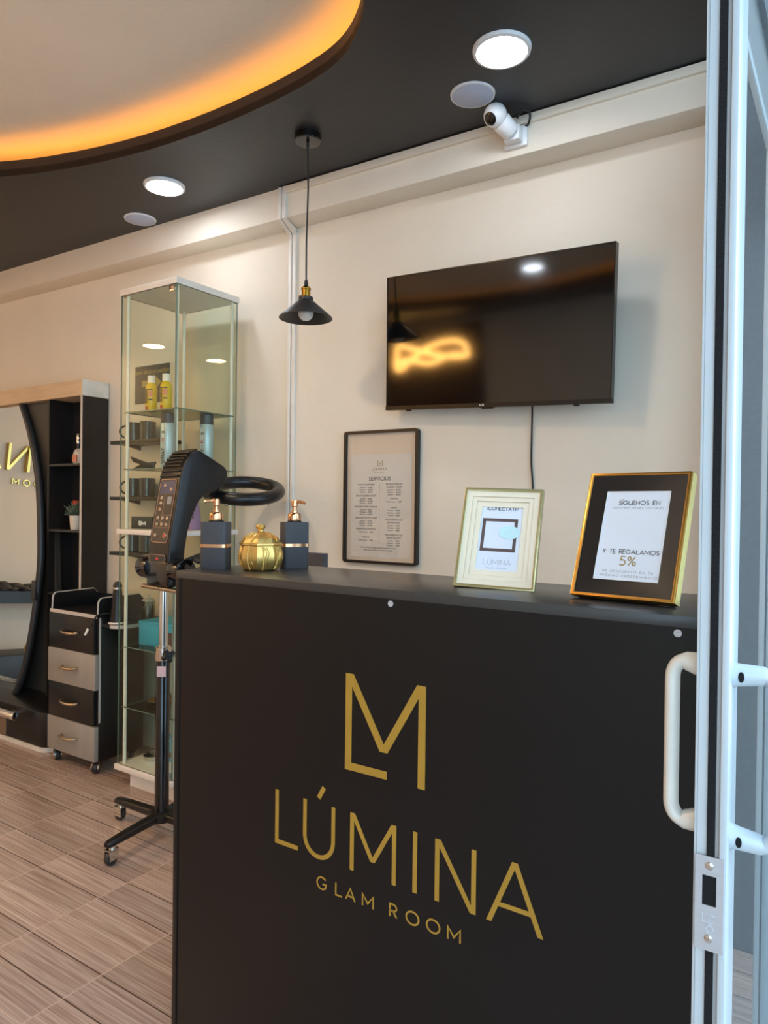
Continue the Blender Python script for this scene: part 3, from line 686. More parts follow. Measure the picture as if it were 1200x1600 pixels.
# security camera
sc = thing('security_camera', 'small white swivelling security camera on the beam under the ceiling', 'camera', (-1.03, wy(-1.03, .12), 2.60), WROT)
b = B(); b.box(-.04, .045, -.014, 0, -.05, .022).box(-.028, .03, -.05, -.014, -.04, .012); b.build('junction_box', 'white_plastic', sc, bevel=.004)
ax = Vector((-.3, -.6, .36)).normalized(); c0 = Vector((0, -.045, -.012))
b = B(); b.cyl(c0, c0+ax*.055, .031, .035, 28); b.build('body', 'white_plastic', sc, bevel=.004)
hc = c0+ax*.083; b = B(); b.ball(hc, .04, seg=28, rings=18); hd = b.build('head', 'white_plastic', sc)
look = Vector((-.2, -.85, -.72)).normalized()
b = B()
u = look.orthogonal().normalized(); v = look.cross(u)
R = [[hc+look*(.0412*math.cos(a))+(u*math.cos(2*PI*k/28)+v*math.sin(2*PI*k/28))*(.0412*math.sin(a)) for k in range(28)] for a in (.02, .2, .4, .55)]
b.loft(R); b.build('lens_window', 'black_gloss', hd)
b = B(); b.tube(smooth_path([c0+Vector((.02, 0, .045)), c0+Vector((.045, -.01, .062)), c0+Vector((.062, .012, .055)), c0+Vector((.05, .03, .03)), c0+Vector((.03, .036, .03))], 6), .004, seg=8); b.build('cable', 'black_matte', sc)

# ------------------------------------------------------------------ ceiling lights
def downlight(loc, label):
    t = thing('downlight', label, 'ceiling light', loc, 0, 'round ceiling downlights')
    b = B(); R = [[(r*math.cos(2*PI*k/40), r*math.sin(2*PI*k/40), z) for k in range(40)] for r, z in ((.076, -.012), (.086, -.010), (.088, -.003), (.088, 0))]
    b.loft(R, False); b.build('trim_ring', 'light_trim', t)
    b = B(); b.lathe([(.077, -.011), (.0765, -.002)], seg=40); b.build('diffuser', 'diffuser', t); return t
downlight((-.915, 1.98, ZC), 'lit round downlight nearest the door above the security camera')
downlight((-2.53, 2.045, ZC), 'lit round downlight in the black ceiling above the glass cabinet')
downlight((-2.28, -.72, 2.795), 'lit round downlight on the raised ceiling, mirrored in the television')
def disc(loc, label):
    t = thing('ceiling_disc', label, 'ceiling disc', loc, 0, 'flat pale ceiling discs')
    b = B(); b.lathe([(.072, 0), (.072, -.004), (.069, -.006)], seg=40); b.build('cover', 'pale_disc', t)
    b = B(); R = [[(r*math.cos(2*PI*k/40), r*math.sin(2*PI*k/40), z) for k in range(40)] for r, z in ((.069, -.0062), (.0735, -.006), (.075, 0))]; b.loft(R, False); b.build('rim', 'light_trim', t)
disc((-1.095, 2.145, ZC), 'pale unlit disc on the black ceiling beside the security camera')
disc((-2.925, 2.222, ZC), 'pale unlit disc on the black ceiling left of the glass cabinet')

# pendant lamp
pn = thing('pendant_lamp', 'black cone pendant lamp with a brass socket hanging before the wall', 'pendant lamp', (-1.732, 2.054, ZC))
z = lambda h: h-ZC
b = B(); b.lathe([(.05, 0), (.05, -.022), (.047, -.026), (.01, -.027)], seg=36); b.build('canopy', 'black_gloss', pn)
b = B(); b.lathe([(.006, -.027), (.0055, -.045), (.0035, -.05)], seg=14); b.build('cord_grip', 'black_matte', pn)
b = B(); b.tube([(0, 0, -.03), (.003, .002, -.2), (-.001, 0, -.4), (0, 0, z(2.11))], .0032, seg=8); b.build('cord', 'black_matte', pn)
b = B(); b.lathe([(.005, z(2.122)), (.007, z(2.115)), (.008, z(2.102)), (.006, z(2.098))], seg=16); b.build('cord_grip', 'black_matte', pn)
b = B(); b.lathe([(.008, z(2.099)), (.014, z(2.096)), (.0185, z(2.09)), (.0185, z(2.085)), (.0165, z(2.083)), (.0165, z(2.062)), (.02, z(2.06)), (.02, z(2.056))], seg=28); so = b.build('socket', 'brass', pn)
b = B(); b.ball((-.014, -.016, z(2.058)), .006, seg=12, rings=8); b.build('thumb_screw', 'brass', so)
b = B(); prof = [(.026, z(2.057)), (.0275, z(2.055)), (.0275, z(2.045)), (.030, z(2.042)), (.099, z(1.982)), (.1, z(1.978)), (.0975, z(1.979)), (.028, z(2.039)), (.022, z(2.041))]
b.lathe(prof, seg=48, cap=False); b.build('shade', 'lamp_black', pn)
b = B(); b.ball((0, 0, z(1.998)), .029, seg=24, rings=16); b.lathe([(.014, z(2.02)), (.013, z(2.05))], seg=20); b.build('bulb', 'bulb', pn)

# ------------------------------------------------------------------ glass cabinet
CX0, CX1, CY0, CY1 = -2.782, -2.412, 2.02, 2.37
gc = thing('glass_cabinet', 'tall narrow glass display cabinet with white top and base', 'display cabinet', ((CX0+CX1)/2, (CY0+CY1)/2, 0))
b = B(); b.box(CX0-.008, CX1+.008, CY0-.008, CY1+.008, 2.212, 2.24); b.build('top_board', 'cab_white', gc, True, bevel=.003)
b = B(); b.box(CX0-.012, CX1+.012, CY0-.012, CY1+.012, 1.14, 1.163); b.build('middle_board', 'cab_white', gc, True, bevel=.004)
b = B(); b.box(CX0-.012, CX1+.012, CY0-.012, CY1+.012, .074, .100); b.build('base_board', 'cab_white', gc, True, bevel=.004)
b = B(); b.box(CX0+.05, CX1-.01, CY0+.03, CY1-.03, 0, .074); b.build('plinth', 'cab_white', gc, True)
G = .0025
for z0, z1 in ((1.163, 2.212), (.1, 1.14)):
    for args in ((CX0, CX1-.004, CY0-G, CY0+G), (CX0, CX1, CY1-G, CY1+G), (CX0-G, CX0+G, CY0+G, CY1-G), (CX1-G, CX1+G, CY0+G, CY1-G)):
        b = B(); b.pane(*args, z0, z1); b.build('glass_pane', ['glass', 'glass_edge'], gc, True)
    for x in (CX0+.024, CX1-.018):
        for y in (CY0+.018, CY1-.014):
            b = B(); b.cyl((x, y, z0), (x, y, z1), .0078, seg=14); b.build('post', 'post', gc, True)
    for zz in (z1-.03, z0+.004):
        b = B(); b.box(CX1-.045, CX1-.012, CY0-.006, CY0+.006, zz, zz+.026); b.build('hinge', 'chrome', gc, True, bevel=.002)
for zs in (1.69, 1.434, .633, .36):
    b = B(); b.pane(CX0+.012, CX1-.006, CY0+.008, CY1-.006, zs-.005, zs); b.build('glass_shelf', ['shelf_glass', 'glass_edge'], gc, True)
b = B(); b.cyl((CX1-.02, CY0-.012, .60+.0), (CX1-.02, CY0-.002, .60), .008, seg=14); b.build('lock', 'chrome', gc, True)

def yellow_bottle(loc, label):
    t = thing('yellow_bottle', label, 'bottle', loc, rad(35), 'yellow bottles on the top glass shelf')
    b = B(); b.lathe([(.024, 0), (.026, .003), (.026, .105), (.024, .115), (.0165, .128), (.015, .13)], seg=28); b.build('body', 'yellow', t)
    b = B(); b.lathe([(.0155, .129), (.0165, .131), (.0165, .16), (.0155, .162)], seg=24); b.build('cap', 'cap_white', t)
    b = B()
    for k in range(13): b.box(-.019, -.010, -.0258, -.0235, .018+k*.0065, .018+k*.0065+.004) if k > 2 else None
    b.build('lettering', 'ink_dark', t)
    b = B(); b.box(-.005, .012, -.0272, -.023, .066, .092); b.build('label_patch', 'label_pink', t)
    for z0, z1 in ((.05, .056), (.096, .101)):
        b = B(); b.box(-.006, .012, -.0272, -.0235, z0, z1); b.build('label_text', 'ink_brown', t)
    b = B(); b.box(-.018, -.008, -.0258, -.022, .006, .022); b.build('label_mark', 'label_red', t)
yellow_bottle((-2.655, 2.085, 1.69), 'left of two yellow bottles with white caps on the top glass shelf')
yellow_bottle((-2.555, 2.085, 1.69), 'right of two yellow bottles with white caps on the top glass shelf')
def spray(loc, label):
    t = thing('spray_can', label, 'spray can', loc, rad(38), 'silver hair spray cans in the glass cabinet')
    b = B(); b.lathe([(.029, 0), (.031, .003), (.031, .2), (.029, .206)], seg=32); b.build('can', 'spray_silver', t)
    b = B(); b.lathe([(.029, .206), (.030, .208), (.029, .25), (.026, .254)], seg=32); b.build('cap', 'spray_cap', t)
    for s, z0, m in (('SPRAY', .025, 'ink_dark'), ('FI', .122, 'red'), ('X', .158, 'ink_dark')):
        b = B(); text(b, s, (Vector((-.005, -.0316, z0)), EZ, -EX, -EY), .017, .0026, .22, .0004, 'l'); b.build('lettering', m, t)
    b = B(); b.box(-.0245, -.022, -.0235, -.0205, .01, .19); b.build('label_edge', 'cab_white', t)
spray((-2.585, 2.12, 1.434), 'silver spray can on the second glass shelf, the left of the two')
spray((-2.475, 2.25, 1.434), 'silver spray can on the second glass shelf, the right of the two')
b = B(); b.prism([(-.05, 0), (.05, 0), (.06, .035), (.02, .03), (-.06, .058), (-.045, .032), (-.012, .022)], -.008, .008, 'y'); b.xf(Matrix.Translation((-2.70, 2.08, 1.434)) @ Matrix.Rotation(rad(30), 4, 'Z'))
tag(b.build('hair_clip', 'black_satin', bevel=.003), 'black pointed hair clip lying on the second glass shelf beside the spray can', 'hair clip')
bx = thing('product_box', 'small dark box with white lettering on the white middle board', 'box', (-2.735, 2.13, 1.163), rad(10))
b = B(); b.box(-.065, .055, -.03, .03, 0, .055); b.build('carton', 'dark_box', bx, bevel=.001)
b = B(); text(b, 'BM', FRONT(0, -.0301, .014), .022, .006, .2, .0004); b.build('lettering', 'white_plastic', bx)
pb = thing('purple_bottle', 'purple tapered plastic bottle on the white middle board of the cabinet', 'bottle', (-2.525, 2.215, 1.163), rad(38))
b = B(); b.lathe([(.036, 0), (.039, .004), (.038, .05), (.031, .105), (.027, .125), (.02, .133)], seg=32, sy=.8); b.build('body', 'purple', pb)
b = B(); b.lathe([(.018, .133), (.018, .16), (.016, .163)], seg=24); b.build('cap', 'purple', pb)
b = B(); text(b, 'NOI', FRONT(0, -.0305, .088), .016, .003, .3, .0006)
for zz in (.07, .06, .052): b.box(-.013, .013, -.0315, -.029, zz, zz+.003)
b.build('lettering', 'ink_brown', pb)
tb = thing('storage_box', 'turquoise box on the glass shelf below the middle board', 'box', (-2.58, 2.2, .633), rad(4))
b = B(); b.box(-.17, .14, -.09, .1, 0, .1); b.build('carton', 'turquoise', tb, bevel=.002)
b = B(); b.box(-.03, .14, -.0905, -.088, 0, .07); b.build('printed_panel', 'ink_brown', tb)
b = B(); b.box(-.172, .142, -.092, .102, .098, .108); b.build('lid', 'turquoise', tb, bevel=.002)
cb_ = thing('product_carton', 'blue patterned carton standing on the cabinet floor', 'carton', (-2.58, 2.2, .1), rad(6))
b = B(); b.box(-.06, .06, -.035, .035, 0, .115); b.build('carton', 'turquoise', cb_, bevel=.001)
b = B(); b.box(-.0605, .0605, -.0355, .0355, .02, .045); b.build('printed_band', 'ink_brown', cb_)
b = B()
for k in range(6): b.box(-.05+k*.018, -.044+k*.018, -.0358, -.035, .075, .081); b.box(-.045+k*.018, -.04+k*.018, -.0358, -.035, .095, .1)
b.build('printed_dots', 'white_plastic', cb_)
b = B(); b.lathe([(.03, 0), (.06, .006), (.075, .016), (.072, .017), (.05, .009), (.005, .007)], c=(-2.655, 2.17, .36), seg=36); tag(b.build('dish', 'brass'), 'shallow gold dish on the lowest glass shelf', 'dish')
b = B(); b.lathe([(.028, 0), (.034, .004), (.036, .02), (.02, .03), (.006, .032)], c=(-2.70, 2.14, .1), seg=28); tag(b.build('tin', 'chrome'), 'small shiny metal tin on the cabinet floor', 'tin')

# ------------------------------------------------------------------ wall shelf and mugs
wsx0, wsx1 = -3.245, -2.86
for zz, lab in ((1.6, 'topmost of three black wall shelves holding mugs behind the glass cabinet'), (1.312, 'middle one of three black wall shelves holding mugs behind the glass cabinet'), (1.028, 'lowest of three black wall shelves holding mugs behind the glass cabinet')):
    t = thing('wall_shelf', lab, 'shelf', ((wsx0+wsx1)/2, wy(-3.05), zz), WROT, 'black wall shelves with mugs')
    b = B(); b.box(-.19, .19, -.14, 0, -.018, 0); b.build('board', 'cart_black', t, bevel=.001)
    for x in (-.13, .13):
        b = B(); b.prism([(-.11, -.018), (0, -.018), (0, -.04), (-.02, -.035)], x-.008, x+.008, 'x'); b.build('bracket', 'cart_black', t)
def mug(loc, rz, label):
    t = thing('mug', label, 'mug', loc, rz, 'black mugs on the wall shelves')
    b = B(); b.lathe([(.036, 0), (.04, .004), (.041, .095), (.0395, .096), (.038, .094), (.036, .008), (.002, .006)], seg=36); b.build('cup', 'mug_black', t)
    b = B(); b.tube([(.038+.03*math.sin(PI*k/12)*1.0, 0, .048-.03*math.cos(PI*k/12)) for k in range(13)], .0055, seg=10); b.build('handle', 'mug_black', t)
    return t
for zz, nm, hz in ((1.6, 'topmost', 232), (1.312, 'middle', 212), (1.028, 'lowest', 212)):
    mug((-3.135, 2.355, zz), rad(hz), 'left black mug with its handle out to the left on the %s wall shelf' % nm)
    mug((-3.03, 2.36, zz), rad(120), 'right black mug on the %s wall shelf' % nm)

# ------------------------------------------------------------------ salon cart
KX0, KX1, KY0, KY1 = -3.335, -2.955, 2.02, 2.29
ct = thing('salon_trolley', 'black and grey salon trolley with four drawers on castors', 'trolley', ((KX0+KX1)/2, (KY0+KY1)/2, 0))
b = B(); b.box(KX0+.004, KX1, KY0+.018, KY1, .062, .74); b.build('carcass', 'cart_black', ct, True, bevel=.001)
b = B(); b.box(KX1-.001, KX1+.0012, KY0+.0185, KY0+.028, .245, .74); b.build('edge_strip', 'edge_band', ct, True)
b = B(); b.box(KX0, KX1+.004, KY0+.01, KY1, .74, .752); b.box(KX0, KX1+.004, KY0+.006, KY0+.012, .738, .754); b.build('tray', ['cart_black'], ct, True)
b = B(); b.box(KX0, KX1+.002, KY0+.004, KY0+.008, .737, .754); b.build('tray_edge', 'edge_band', ct, True)
def rim(x, nm):
    prof = [(KY0+.012, .752), (KY0+.014, .79)]+[(KY0+.034-.02*math.cos(rad(a)), .80+.03*math.sin(rad(a))) for a in range(0, 91, 15)]+[(KY1-.03, .832), (KY1, .80), (KY1, .752)]
    b = B(); b.prism(prof, x-.006, x+.006, 'x'); o = b.build('tray_side', 'cart_black', ct, True)
    b = B(); b.tube([(x, a, c) for a, c in prof[:-1]], .0045, seg=8); b.build('edge_band', 'edge_band', o, True)
rim(KX0+.008, 'l'); rim(KX1-.002, 'r')
b = B(); b.box(KX0, KX1, KY1-.012, KY1, .752, .81); b.build('tray_back', 'cart_black', ct, True)
zs = [.737, .568, .398, .230, .064]
for i in range(4):
    h = (zs[i]-zs[i+1])/2-.002; out = -.004 if i % 2 else 0
    b = B(); b.box((KX0-KX1)/2, (KX1-KX0)/2-.002+(.004 if i % 2 else -.014), out, .018, -h, h); d = b.build('drawer', 'cart_grey' if i % 2 else 'cart_black', ct, bevel=.0012)
    d.location = Vector((KX0/2+KX1/2, KY0, (zs[i]+zs[i+1])/2))-Vector(ct.location)
    if i % 2: d['label'] = 'silver grey drawer front'
    b = B(); b.tube([(-.06*math.cos(PI*k/10)-.005, out-.002-.026*math.sin(PI*k/10)**.6, .005-.004*math.sin(PI*k/10)) for k in range(11)], .0065, seg=10); b.build('handle', 'nickel', d)
flap = [(KX1, KY0+.03), (-2.885, KY0+.03)]+[(-2.885+.06*math.sin(rad(a)), KY0+.09-.06*math.cos(rad(a))) for a in range(15, 91, 15)]+[(-2.825, 2.36), (KX1, 2.36)]
b = B(); b.prism(flap, .697, .712); sf = b.build('side_shelf', 'cart_black', ct, True)
b = B(); b.prism([(x, y) for x, y in flap[1:-1]]+[(x+.004 if x > -2.83 else x, y-.004 if x <= -2.83 else y) for x, y in flap[1:-1]][::-1], .6965, .7125); b.build('edge_band', 'edge_band', sf, True)
for x, y, a in ((KX1-.03, KY0+.03, 30), (KX0+.03, KY0+.03, 70), (KX1-.03, KY1-.03, 0), (KX0+.03, KY1-.03, 120)):
    b = B(); b.cyl((-.012, 0, .027), (.012, 0, .027), .027, seg=28); k = b.build('castor', 'castor_wheel', ct, bevel=.003)
    k.location = Vector((x, y, 0))-Vector(ct.location); k.rotation_euler = (0, 0, rad(a))
    b = B(); b.cyl((-.0135, 0, .027), (.0135, 0, .027), .0175, seg=24); b.build('wheel_cap', 'chrome', k, bevel=.002)
    b = B(); b.cyl((0, .012, .05), (0, .012, .064), .012, seg=18); b.box(-.018, .018, -.01, .026, .056, .061)
    R = [[(s_*.0165, .006+.024*math.cos(t_), .027+.028*math.sin(t_)) for t_ in [PI*q/8 for q in range(9)]] for s_ in (-1.15, -1, 1, 1.15)]
    b.loft(R, True); b.build('bracket', 'chrome', k)
# things on the cart
dr = thing('hair_dryer_nozzle', 'black tapered dryer nozzle standing on the trolley side shelf', 'dryer nozzle', (-2.905, 2.10, .712))
b = B(); b.lathe([(.036, .004), (.034, .03), (.026, .09), (.02, .16), (.021, .178), (.014, .195), (.004, .198)], seg=28); b.build('body', 'black_satin', dr)
b = B(); b.lathe([(.04, 0), (.042, .002), (.036, .008)], seg=28); b.build('foot_ring', 'cap_white', dr)
b = B(); b.lathe([(.0205, .16), (.0215, .163), (.0215, .169), (.0205, .171)], seg=24); b.build('collar', 'chrome', dr)
gj = thing('glass_jar', 'clear glass jar with a knob on its lid behind the cabinet glass', 'jar', (-2.89, 2.265, .712))
b = B(); b.lathe([(.028, 0), (.032, .004), (.033, .08), (.03, .09), (.0285, .088), (.031, .078), (.030, .006), (.002, .005)], seg=32); b.build('jar_body', 'clear_glass', gj)
b = B(); b.lathe([(.031, .09), (.031, .096), (.02, .104), (.006, .107), (.008, .112), (.008, .118), (.002, .12)], seg=28); b.build('lid', 'clear_plastic', gj)
b = B(); b.lathe([(.025, .008), (.027, .06), (.02, .068), (.002, .07)], seg=20); b.build('contents', 'clear_plastic', gj)
pc = thing('plug_cord', 'short black cord with a white tip hanging over the trolley corner', 'cord', (KX1-.02, KY0, .7))
b = B(); b.tube(smooth_path([(-2.93, 2.10, .757), (-2.945, 2.03, .757), (-2.948, 2.005, .735), (-2.955, 1.996, .71), (-2.968, 1.99, .695)], 6), .004, seg=8); b.build('cable', 'black_matte', pc, True)
b = B(); b.cyl((-2.968, 1.99, .695), (-2.984, 1.984, .664), .0062, .005, 12); b.build('tip', 'cap_white', pc, True)

# ------------------------------------------------------------------ mirror station
ST = thing('mirror_station', 'black styling station with an arched mirror and a side tower of open shelves', 'styling station', (-3.95, 2.3, 0))
TX0, TX1, SY, SB = -3.765, -3.44, 2.26, 2.418
b = B(); b.prism([(-4.75, 0), (-3.70, 0), (-3.70, .5), (-3.735, .9), (TX0, 1.4), (TX0, 1.85), (-4.75, 1.85)], 2.30, 2.33, 'y'); b.build('mirror_board', 'station_board', ST, True)
mp = [(-4.20, 0.155), (-4.005, .165), (-3.94, .238), (-3.877, .392), (-3.829, .614), (-3.806, .795), (-3.795, .939), (-3.811, 1.117), (-3.846, 1.331), (-3.9, 1.512), (-3.982, 1.696), (-4.078, 1.85)]
TM = Matrix.Translation((0, 2.2, .2)) @ Matrix.Rotation(rad(-3), 4, 'X') @ Matrix.Translation((0, 0, -.2))
rightarc = [(p.x, p.z) for p in smooth_path([(x, 0, z_) for x, z_ in mp[1:]], 5)]
lens = [(2*-4.36-x, z_) for x, z_ in rightarc][::-1]
outline = rightarc+lens
b = B(); b.prism(outline, 0, .012, 'y'); b.xf(TM); b.build('mirror', 'mirror', ST, True)
b = B(); b.tube([(x+.017, -.004, z_) for x, z_ in rightarc], .019, seg=12); b.xf(TM); b.build('mirror_frame', 'rubber', ST, True)
b = B(); b.tube([(x-.017, -.004, z_) for x, z_ in lens], .019, seg=12); b.xf(TM); b.build('mirror_frame', 'rubber', ST, True)
b = B(); b.box(-3.815, -3.775, -.03, .0, .735, .845); b.box(-3.85, -3.80, -.028, -.012, .815, .825); b.xf(TM); b.build('mirror_clip', 'rubber', ST, True, bevel=.008)
b = B(); b.box(TX1-.016, TX1, SY+.002, SB, 0, 1.85); b.build('side_panel', 'station_black', ST, True)
b = B(); b.box(TX1-.017, TX1-.001, SY, SY+.003, .0, 1.85); b.build('edge_strip', 'edge_band', ST, True)
b = B(); b.box(TX0, TX0+.016, SY+.002, SB, 0, 1.85); b.build('side_panel', 'station_black', ST, True)
b = B(); b.box(TX0+.016, TX1-.016, SB-.012, SB, 0, 1.85); b.build('back_panel', 'station_black', ST, True)
for zz in (1.49, 1.13, .78):
    b = B(); b.box(TX0+.016, TX1-.016, SY+.006, SB-.012, zz-.012, zz); sh = b.build('shelf', 'station_black', ST, True)
    b = B(); b.box(TX0+.016, TX1-.017, SY+.003, SY+.006, zz-.012, zz); b.build('edge_band', 'rubber', sh, True)
b = B(); b.box(-4.75, TX1+.001, SY-.004, SB, 1.85, 1.935); b.build('cornice', 'cornice', ST, True)
b = B(); b.box(TX1+.001, TX1+.003, SY-.004, SB, 1.85, 1.935); b.build('cornice_end', 'cornice_end', ST, True)
rp_ = [(-4.75, 2.06), (-3.48, 2.06)]+[(-3.48+.06*math.sin(rad(a)), 2.12-.06*math.cos(rad(a))) for a in range(15, 91, 15)]+[(-3.42, 2.30), (-4.75, 2.30)]
b = B(); b.prism(rp_, .022, .2); b.build('pedestal', 'cart_black', ST, True, bevel=.004)
b = B(); b.prism([(x, y-.006) if y < 2.29 else (x, y) for x, y in rp_], 0, .022); b.build('base_strip', 'cornice_end', ST, True)
b = B(); b.box(-4.6, -3.787, 2.054, 2.06, .024, .14); b.build('kick_plate', 'nickel', ST, True)
b = B(); b.cyl((-4.6, 1.985, .18), (-3.575, 1.985, .18), .019, seg=24); fr_ = b.build('footrest', 'chrome', ST, True, bevel=.002)
for x in (-3.70, -4.45):
    b = B(); b.tube([(x, 1.985, .18), (x, 2.03, .175), (x, 2.062, .16)], .012, seg=12); b.build('bracket', 'chrome', fr_, True)
# on the station
t = thing('perfume_bottle', 'bottle with silver neck and label on the upper station shelf', 'bottle', (-3.578, 2.33, 1.49))
b = B(); b.lathe([(.033, 0), (.035, .004), (.035, .058), (.028, .075), (.012, .086)], seg=28, sy=.7); b.build('body', 'clear_plastic', t)
b = B(); b.lathe([(.011, .086), (.010, .11), (.011, .113)], seg=20); b.build('neck', 'black_gloss', t)
b = B(); b.lathe([(.012, .113), (.012, .165), (.010, .168)], seg=20); b.build('cap', 'chrome', t)
b = B(); b.box(-.018, .02, -.0262, -.02, .012, .05); b.build('label_patch', 'label_pink', t)
t = thing('potted_succulent', 'small green succulent in a white pot on the station shelf', 'potted plant', (-3.565, 2.312, 1.13))
b = B(); b.lathe([(.028, 0), (.03, .003), (.036, .078), (.033, .079), (.031, .07), (.002, .068)], seg=28); b.build('pot', 'pot', t)
b = B()
for k in range(70):
    a = k*2.4; e = .15+1.25*((k % 14)/13); d = Vector((math.cos(a)*math.cos(e), math.sin(a)*math.cos(e), math.sin(e))); L_ = random.uniform(.05, .078); p0 = Vector((0, 0, .075))+d*.01
    b.tube([p0, p0+d*L_*.5, p0+d*L_], [.004, .0055, .001], seg=6)
b.build('leaves', 'leaf', t)
t = thing('product_bottle', 'white bottle with a red cap behind the potted succulent', 'bottle', (-3.66, 2.372, 1.13))
b = B(); b.lathe([(.02, 0), (.022, .003), (.022, .115), (.018, .125)], seg=24); b.build('body', 'ink_grey', t)
b = B(); b.lathe([(.019, .125), (.019, .158), (.017, .16)], seg=24); b.build('cap', 'label_red', t)
t = thing('hair_clipper', 'black and chrome hair clipper standing in the station tower behind the trolley', 'clipper', (-3.50, 2.325, .78), rad(20))
b = B(); b.lathe([(.016, 0), (.019, .02), (.02, .07), (.015, .115), (.012, .13)], seg=24, sy=.8); b.build('body', 'black_gloss', t)
b = B(); b.box(-.013, .013, -.008, .008, .13, .15); b.build('blade', 'chrome', t, bevel=.002)
b = B(); b.cyl((0, -.015, .085), (0, -.0175, .085), .009, seg=18); b.build('dial', 'white_plastic', t)
b = B(); b.box(-.004, .004, -.0185, -.012, .02, .07); b.build('trim', 'chrome', t)

# ------------------------------------------------------------------ hair processor on its stand
hp = thing('hair_processor', 'black hair processor with a ring heater on a wheeled stand', 'hair processor', (-2.217, 1.808, 0))
for k, a in enumerate((278, 181, 98, 1)):
    M = Matrix.Rotation(rad(a), 4, 'Z')
    arm = B(); arm.loft([[(x, y, z_) for y, z_ in rrect(w_, h_, .009, 4, 0, zc_)] for x, w_, h_, zc_ in ((.02, .042, .032, .083), (.2, .038, .026, .08), (.262, .034, .022, .078), (.272, .024, .014, .077))]); arm.xf(M)
    ao = arm.build('leg', 'black_satin', hp)
    b = B(); b.cyl((.25, -.01, .026), (.25, .01, .026), .025, seg=24); b.xf(M); wo = b.build('castor_wheel', 'castor_wheel', ao, bevel=.003)
    b = B(); b.cyl((.243, 0, .052), (.243, 0, .07), .012, seg=16); b.box(.228, .268, -.0145, -.0115, .02, .056); b.box(.228, .268, .0115, .0145, .02, .056); b.box(.228, .268, -.0145, .0145, .0535, .0575); b.xf(M); b.build('castor_bracket', 'chrome', ao)
b = B(); b.lathe([(.048, .066), (.05, .07), (.05, .094), (.04, .1), (.032, .102)], seg=32); b.build('hub', 'black_satin', hp)
b = B(); b.lathe([(.0265, .1), (.0265, .68), (.025, .683)], seg=32); b.build('column', 'black_gloss', hp)
b = B(); b.box(-.016, .018, -.0275, -.0262, .62, .66); b.xf(Matrix.Rotation(rad(35), 4, 'Z')); b.build('sticker', 'sticker_pink', hp)
b = B(); b.lathe([(.03, .68), (.031, .683), (.031, .728), (.027, .732)], seg=32); b.build('clamp', 'chrome', hp)
b = B(); kd = Vector((.8, -.3, 0)).normalized(); b.cyl(kd*.028+EZ*.705, kd*.05+EZ*.705, .008, seg=12)
for k in range(4):
    a = PI/2*k+.4; u_ = Vector((-kd.y, kd.x, 0))*math.cos(a)+EZ*math.sin(a); b.cyl(kd*.056+EZ*.705, kd*.056+EZ*.705+u_*.026, .011, .008, 12)
b.cyl(kd*.048+EZ*.705, kd*.066+EZ*.705, .015, seg=16); b.build('knob', 'black_satin', hp)
b = B(); b.lathe([(.0165, .73), (.0165, .965)], seg=28); b.build('inner_pole', 'chrome', hp)
RZ = rad(-9.3)
head = thing('head', None, None, (0, 0, 0), RZ); head.parent = hp
b = B(); b.loft([[(x, y, z_) for y, z_ in rrect(.034, .017, .008, 4, -.01, .955)] for x in (-.128, .128)]); b.build('carry_bar', 'nickel', head)
b = B(); b.lathe([(.02, .955), (.028, .96), (.028, .985)], seg=24); b.build('neck_joint', 'black_satin', head)
b = B(); b.cyl((-.152, .005, 1.03), (-.078, .005, 1.03), .046, seg=32); b.cyl((-.164, .005, 1.03), (-.152, .005, 1.03), .034, .046, 32); b.build('pivot', 'black_gloss', head, bevel=.003)
b = B(); b.cyl((.078, .005, 1.03), (.15, .005, 1.03), .043, seg=32); b.build('pivot', 'black_gloss', head, bevel=.003)
HW = .0775; Z0 = .985
prof = [(-.028, Z0), (-.024, Z0+.134), (.022, Z0+.40), (.034, Z0+.44), (.05, Z0+.468), (.072, Z0+.492), (.098, Z0+.503), (.115, Z0+.497), (.215, Z0+.447), (.232, Z0+.43), (.232, Z0+.405), (.215, Z0+.372), (.18, Z0+.345), (.13, Z0+.33), (.103, Z0+.305), (.076, Z0+.25), (.056, Z0+.19), (.044, Z0+.12), (.038, Z0+.05), (.036, Z0)]
b = B(); b.prism(prof, -HW, HW, 'x'); b.build('housing', 'black_satin', head, bevel=.007, bseg=3, sharp=60)
b = B(); b.box(-HW-.001, HW+.001, -.031, .04, Z0-.02, Z0+.075); b.build('base_sleeve', 'black_gloss', head, bevel=.006)
# control panel on the sloping rear face
sl = math.atan2(.046, .266); pz = Vector((0, math.sin(sl), math.cos(sl))); pnrm = Vector((0, -math.cos(sl), math.sin(sl))); po_ = Vector((0, -.024, Z0+.134))
PF = lambda x, s, h=0: (po_+EX*x+pz*s+pnrm*h, EX, pz, pnrm)
def pbox(b, x0, x1, s0, s1, h): b.loft([[PF(x, s, hh)[0] for x, s in ((x0, s0), (x1, s0), (x1, s1), (x0, s1))] for hh in (-.002, h)])
b = B(); o, ex, ez, en = PF(0, 0, 0)
pts = rrect(.115, .245, .012, 4, 0, .135); b.loft([[o+ex*x+ez*s+en*hh for x, s in pts] for hh in (-.002, .002)]); cp = b.build('control_panel', 'panel_brown', head)
b = B(); ribbon(b, [(x, s) for x, s in pts+pts[:1]], .003, PF(0, 0, .0018), .001); ribbon(b, [(-.05, .07), (.05, .07)], .0012, PF(0, 0, .0018), .0005); ribbon(b, [(-.01, .07), (-.01, .2)], .0012, PF(0, 0, .0018), .0005); ribbon(b, [(-.05, .118), (.05, .118)], .0012, PF(0, 0, .0018), .0005); b.build('panel_outline', 'copper_line', cp)
b = B(); pbox(b, -.05, .05, .2, .25, .0023); b.build('display', 'screen_purple', cp)
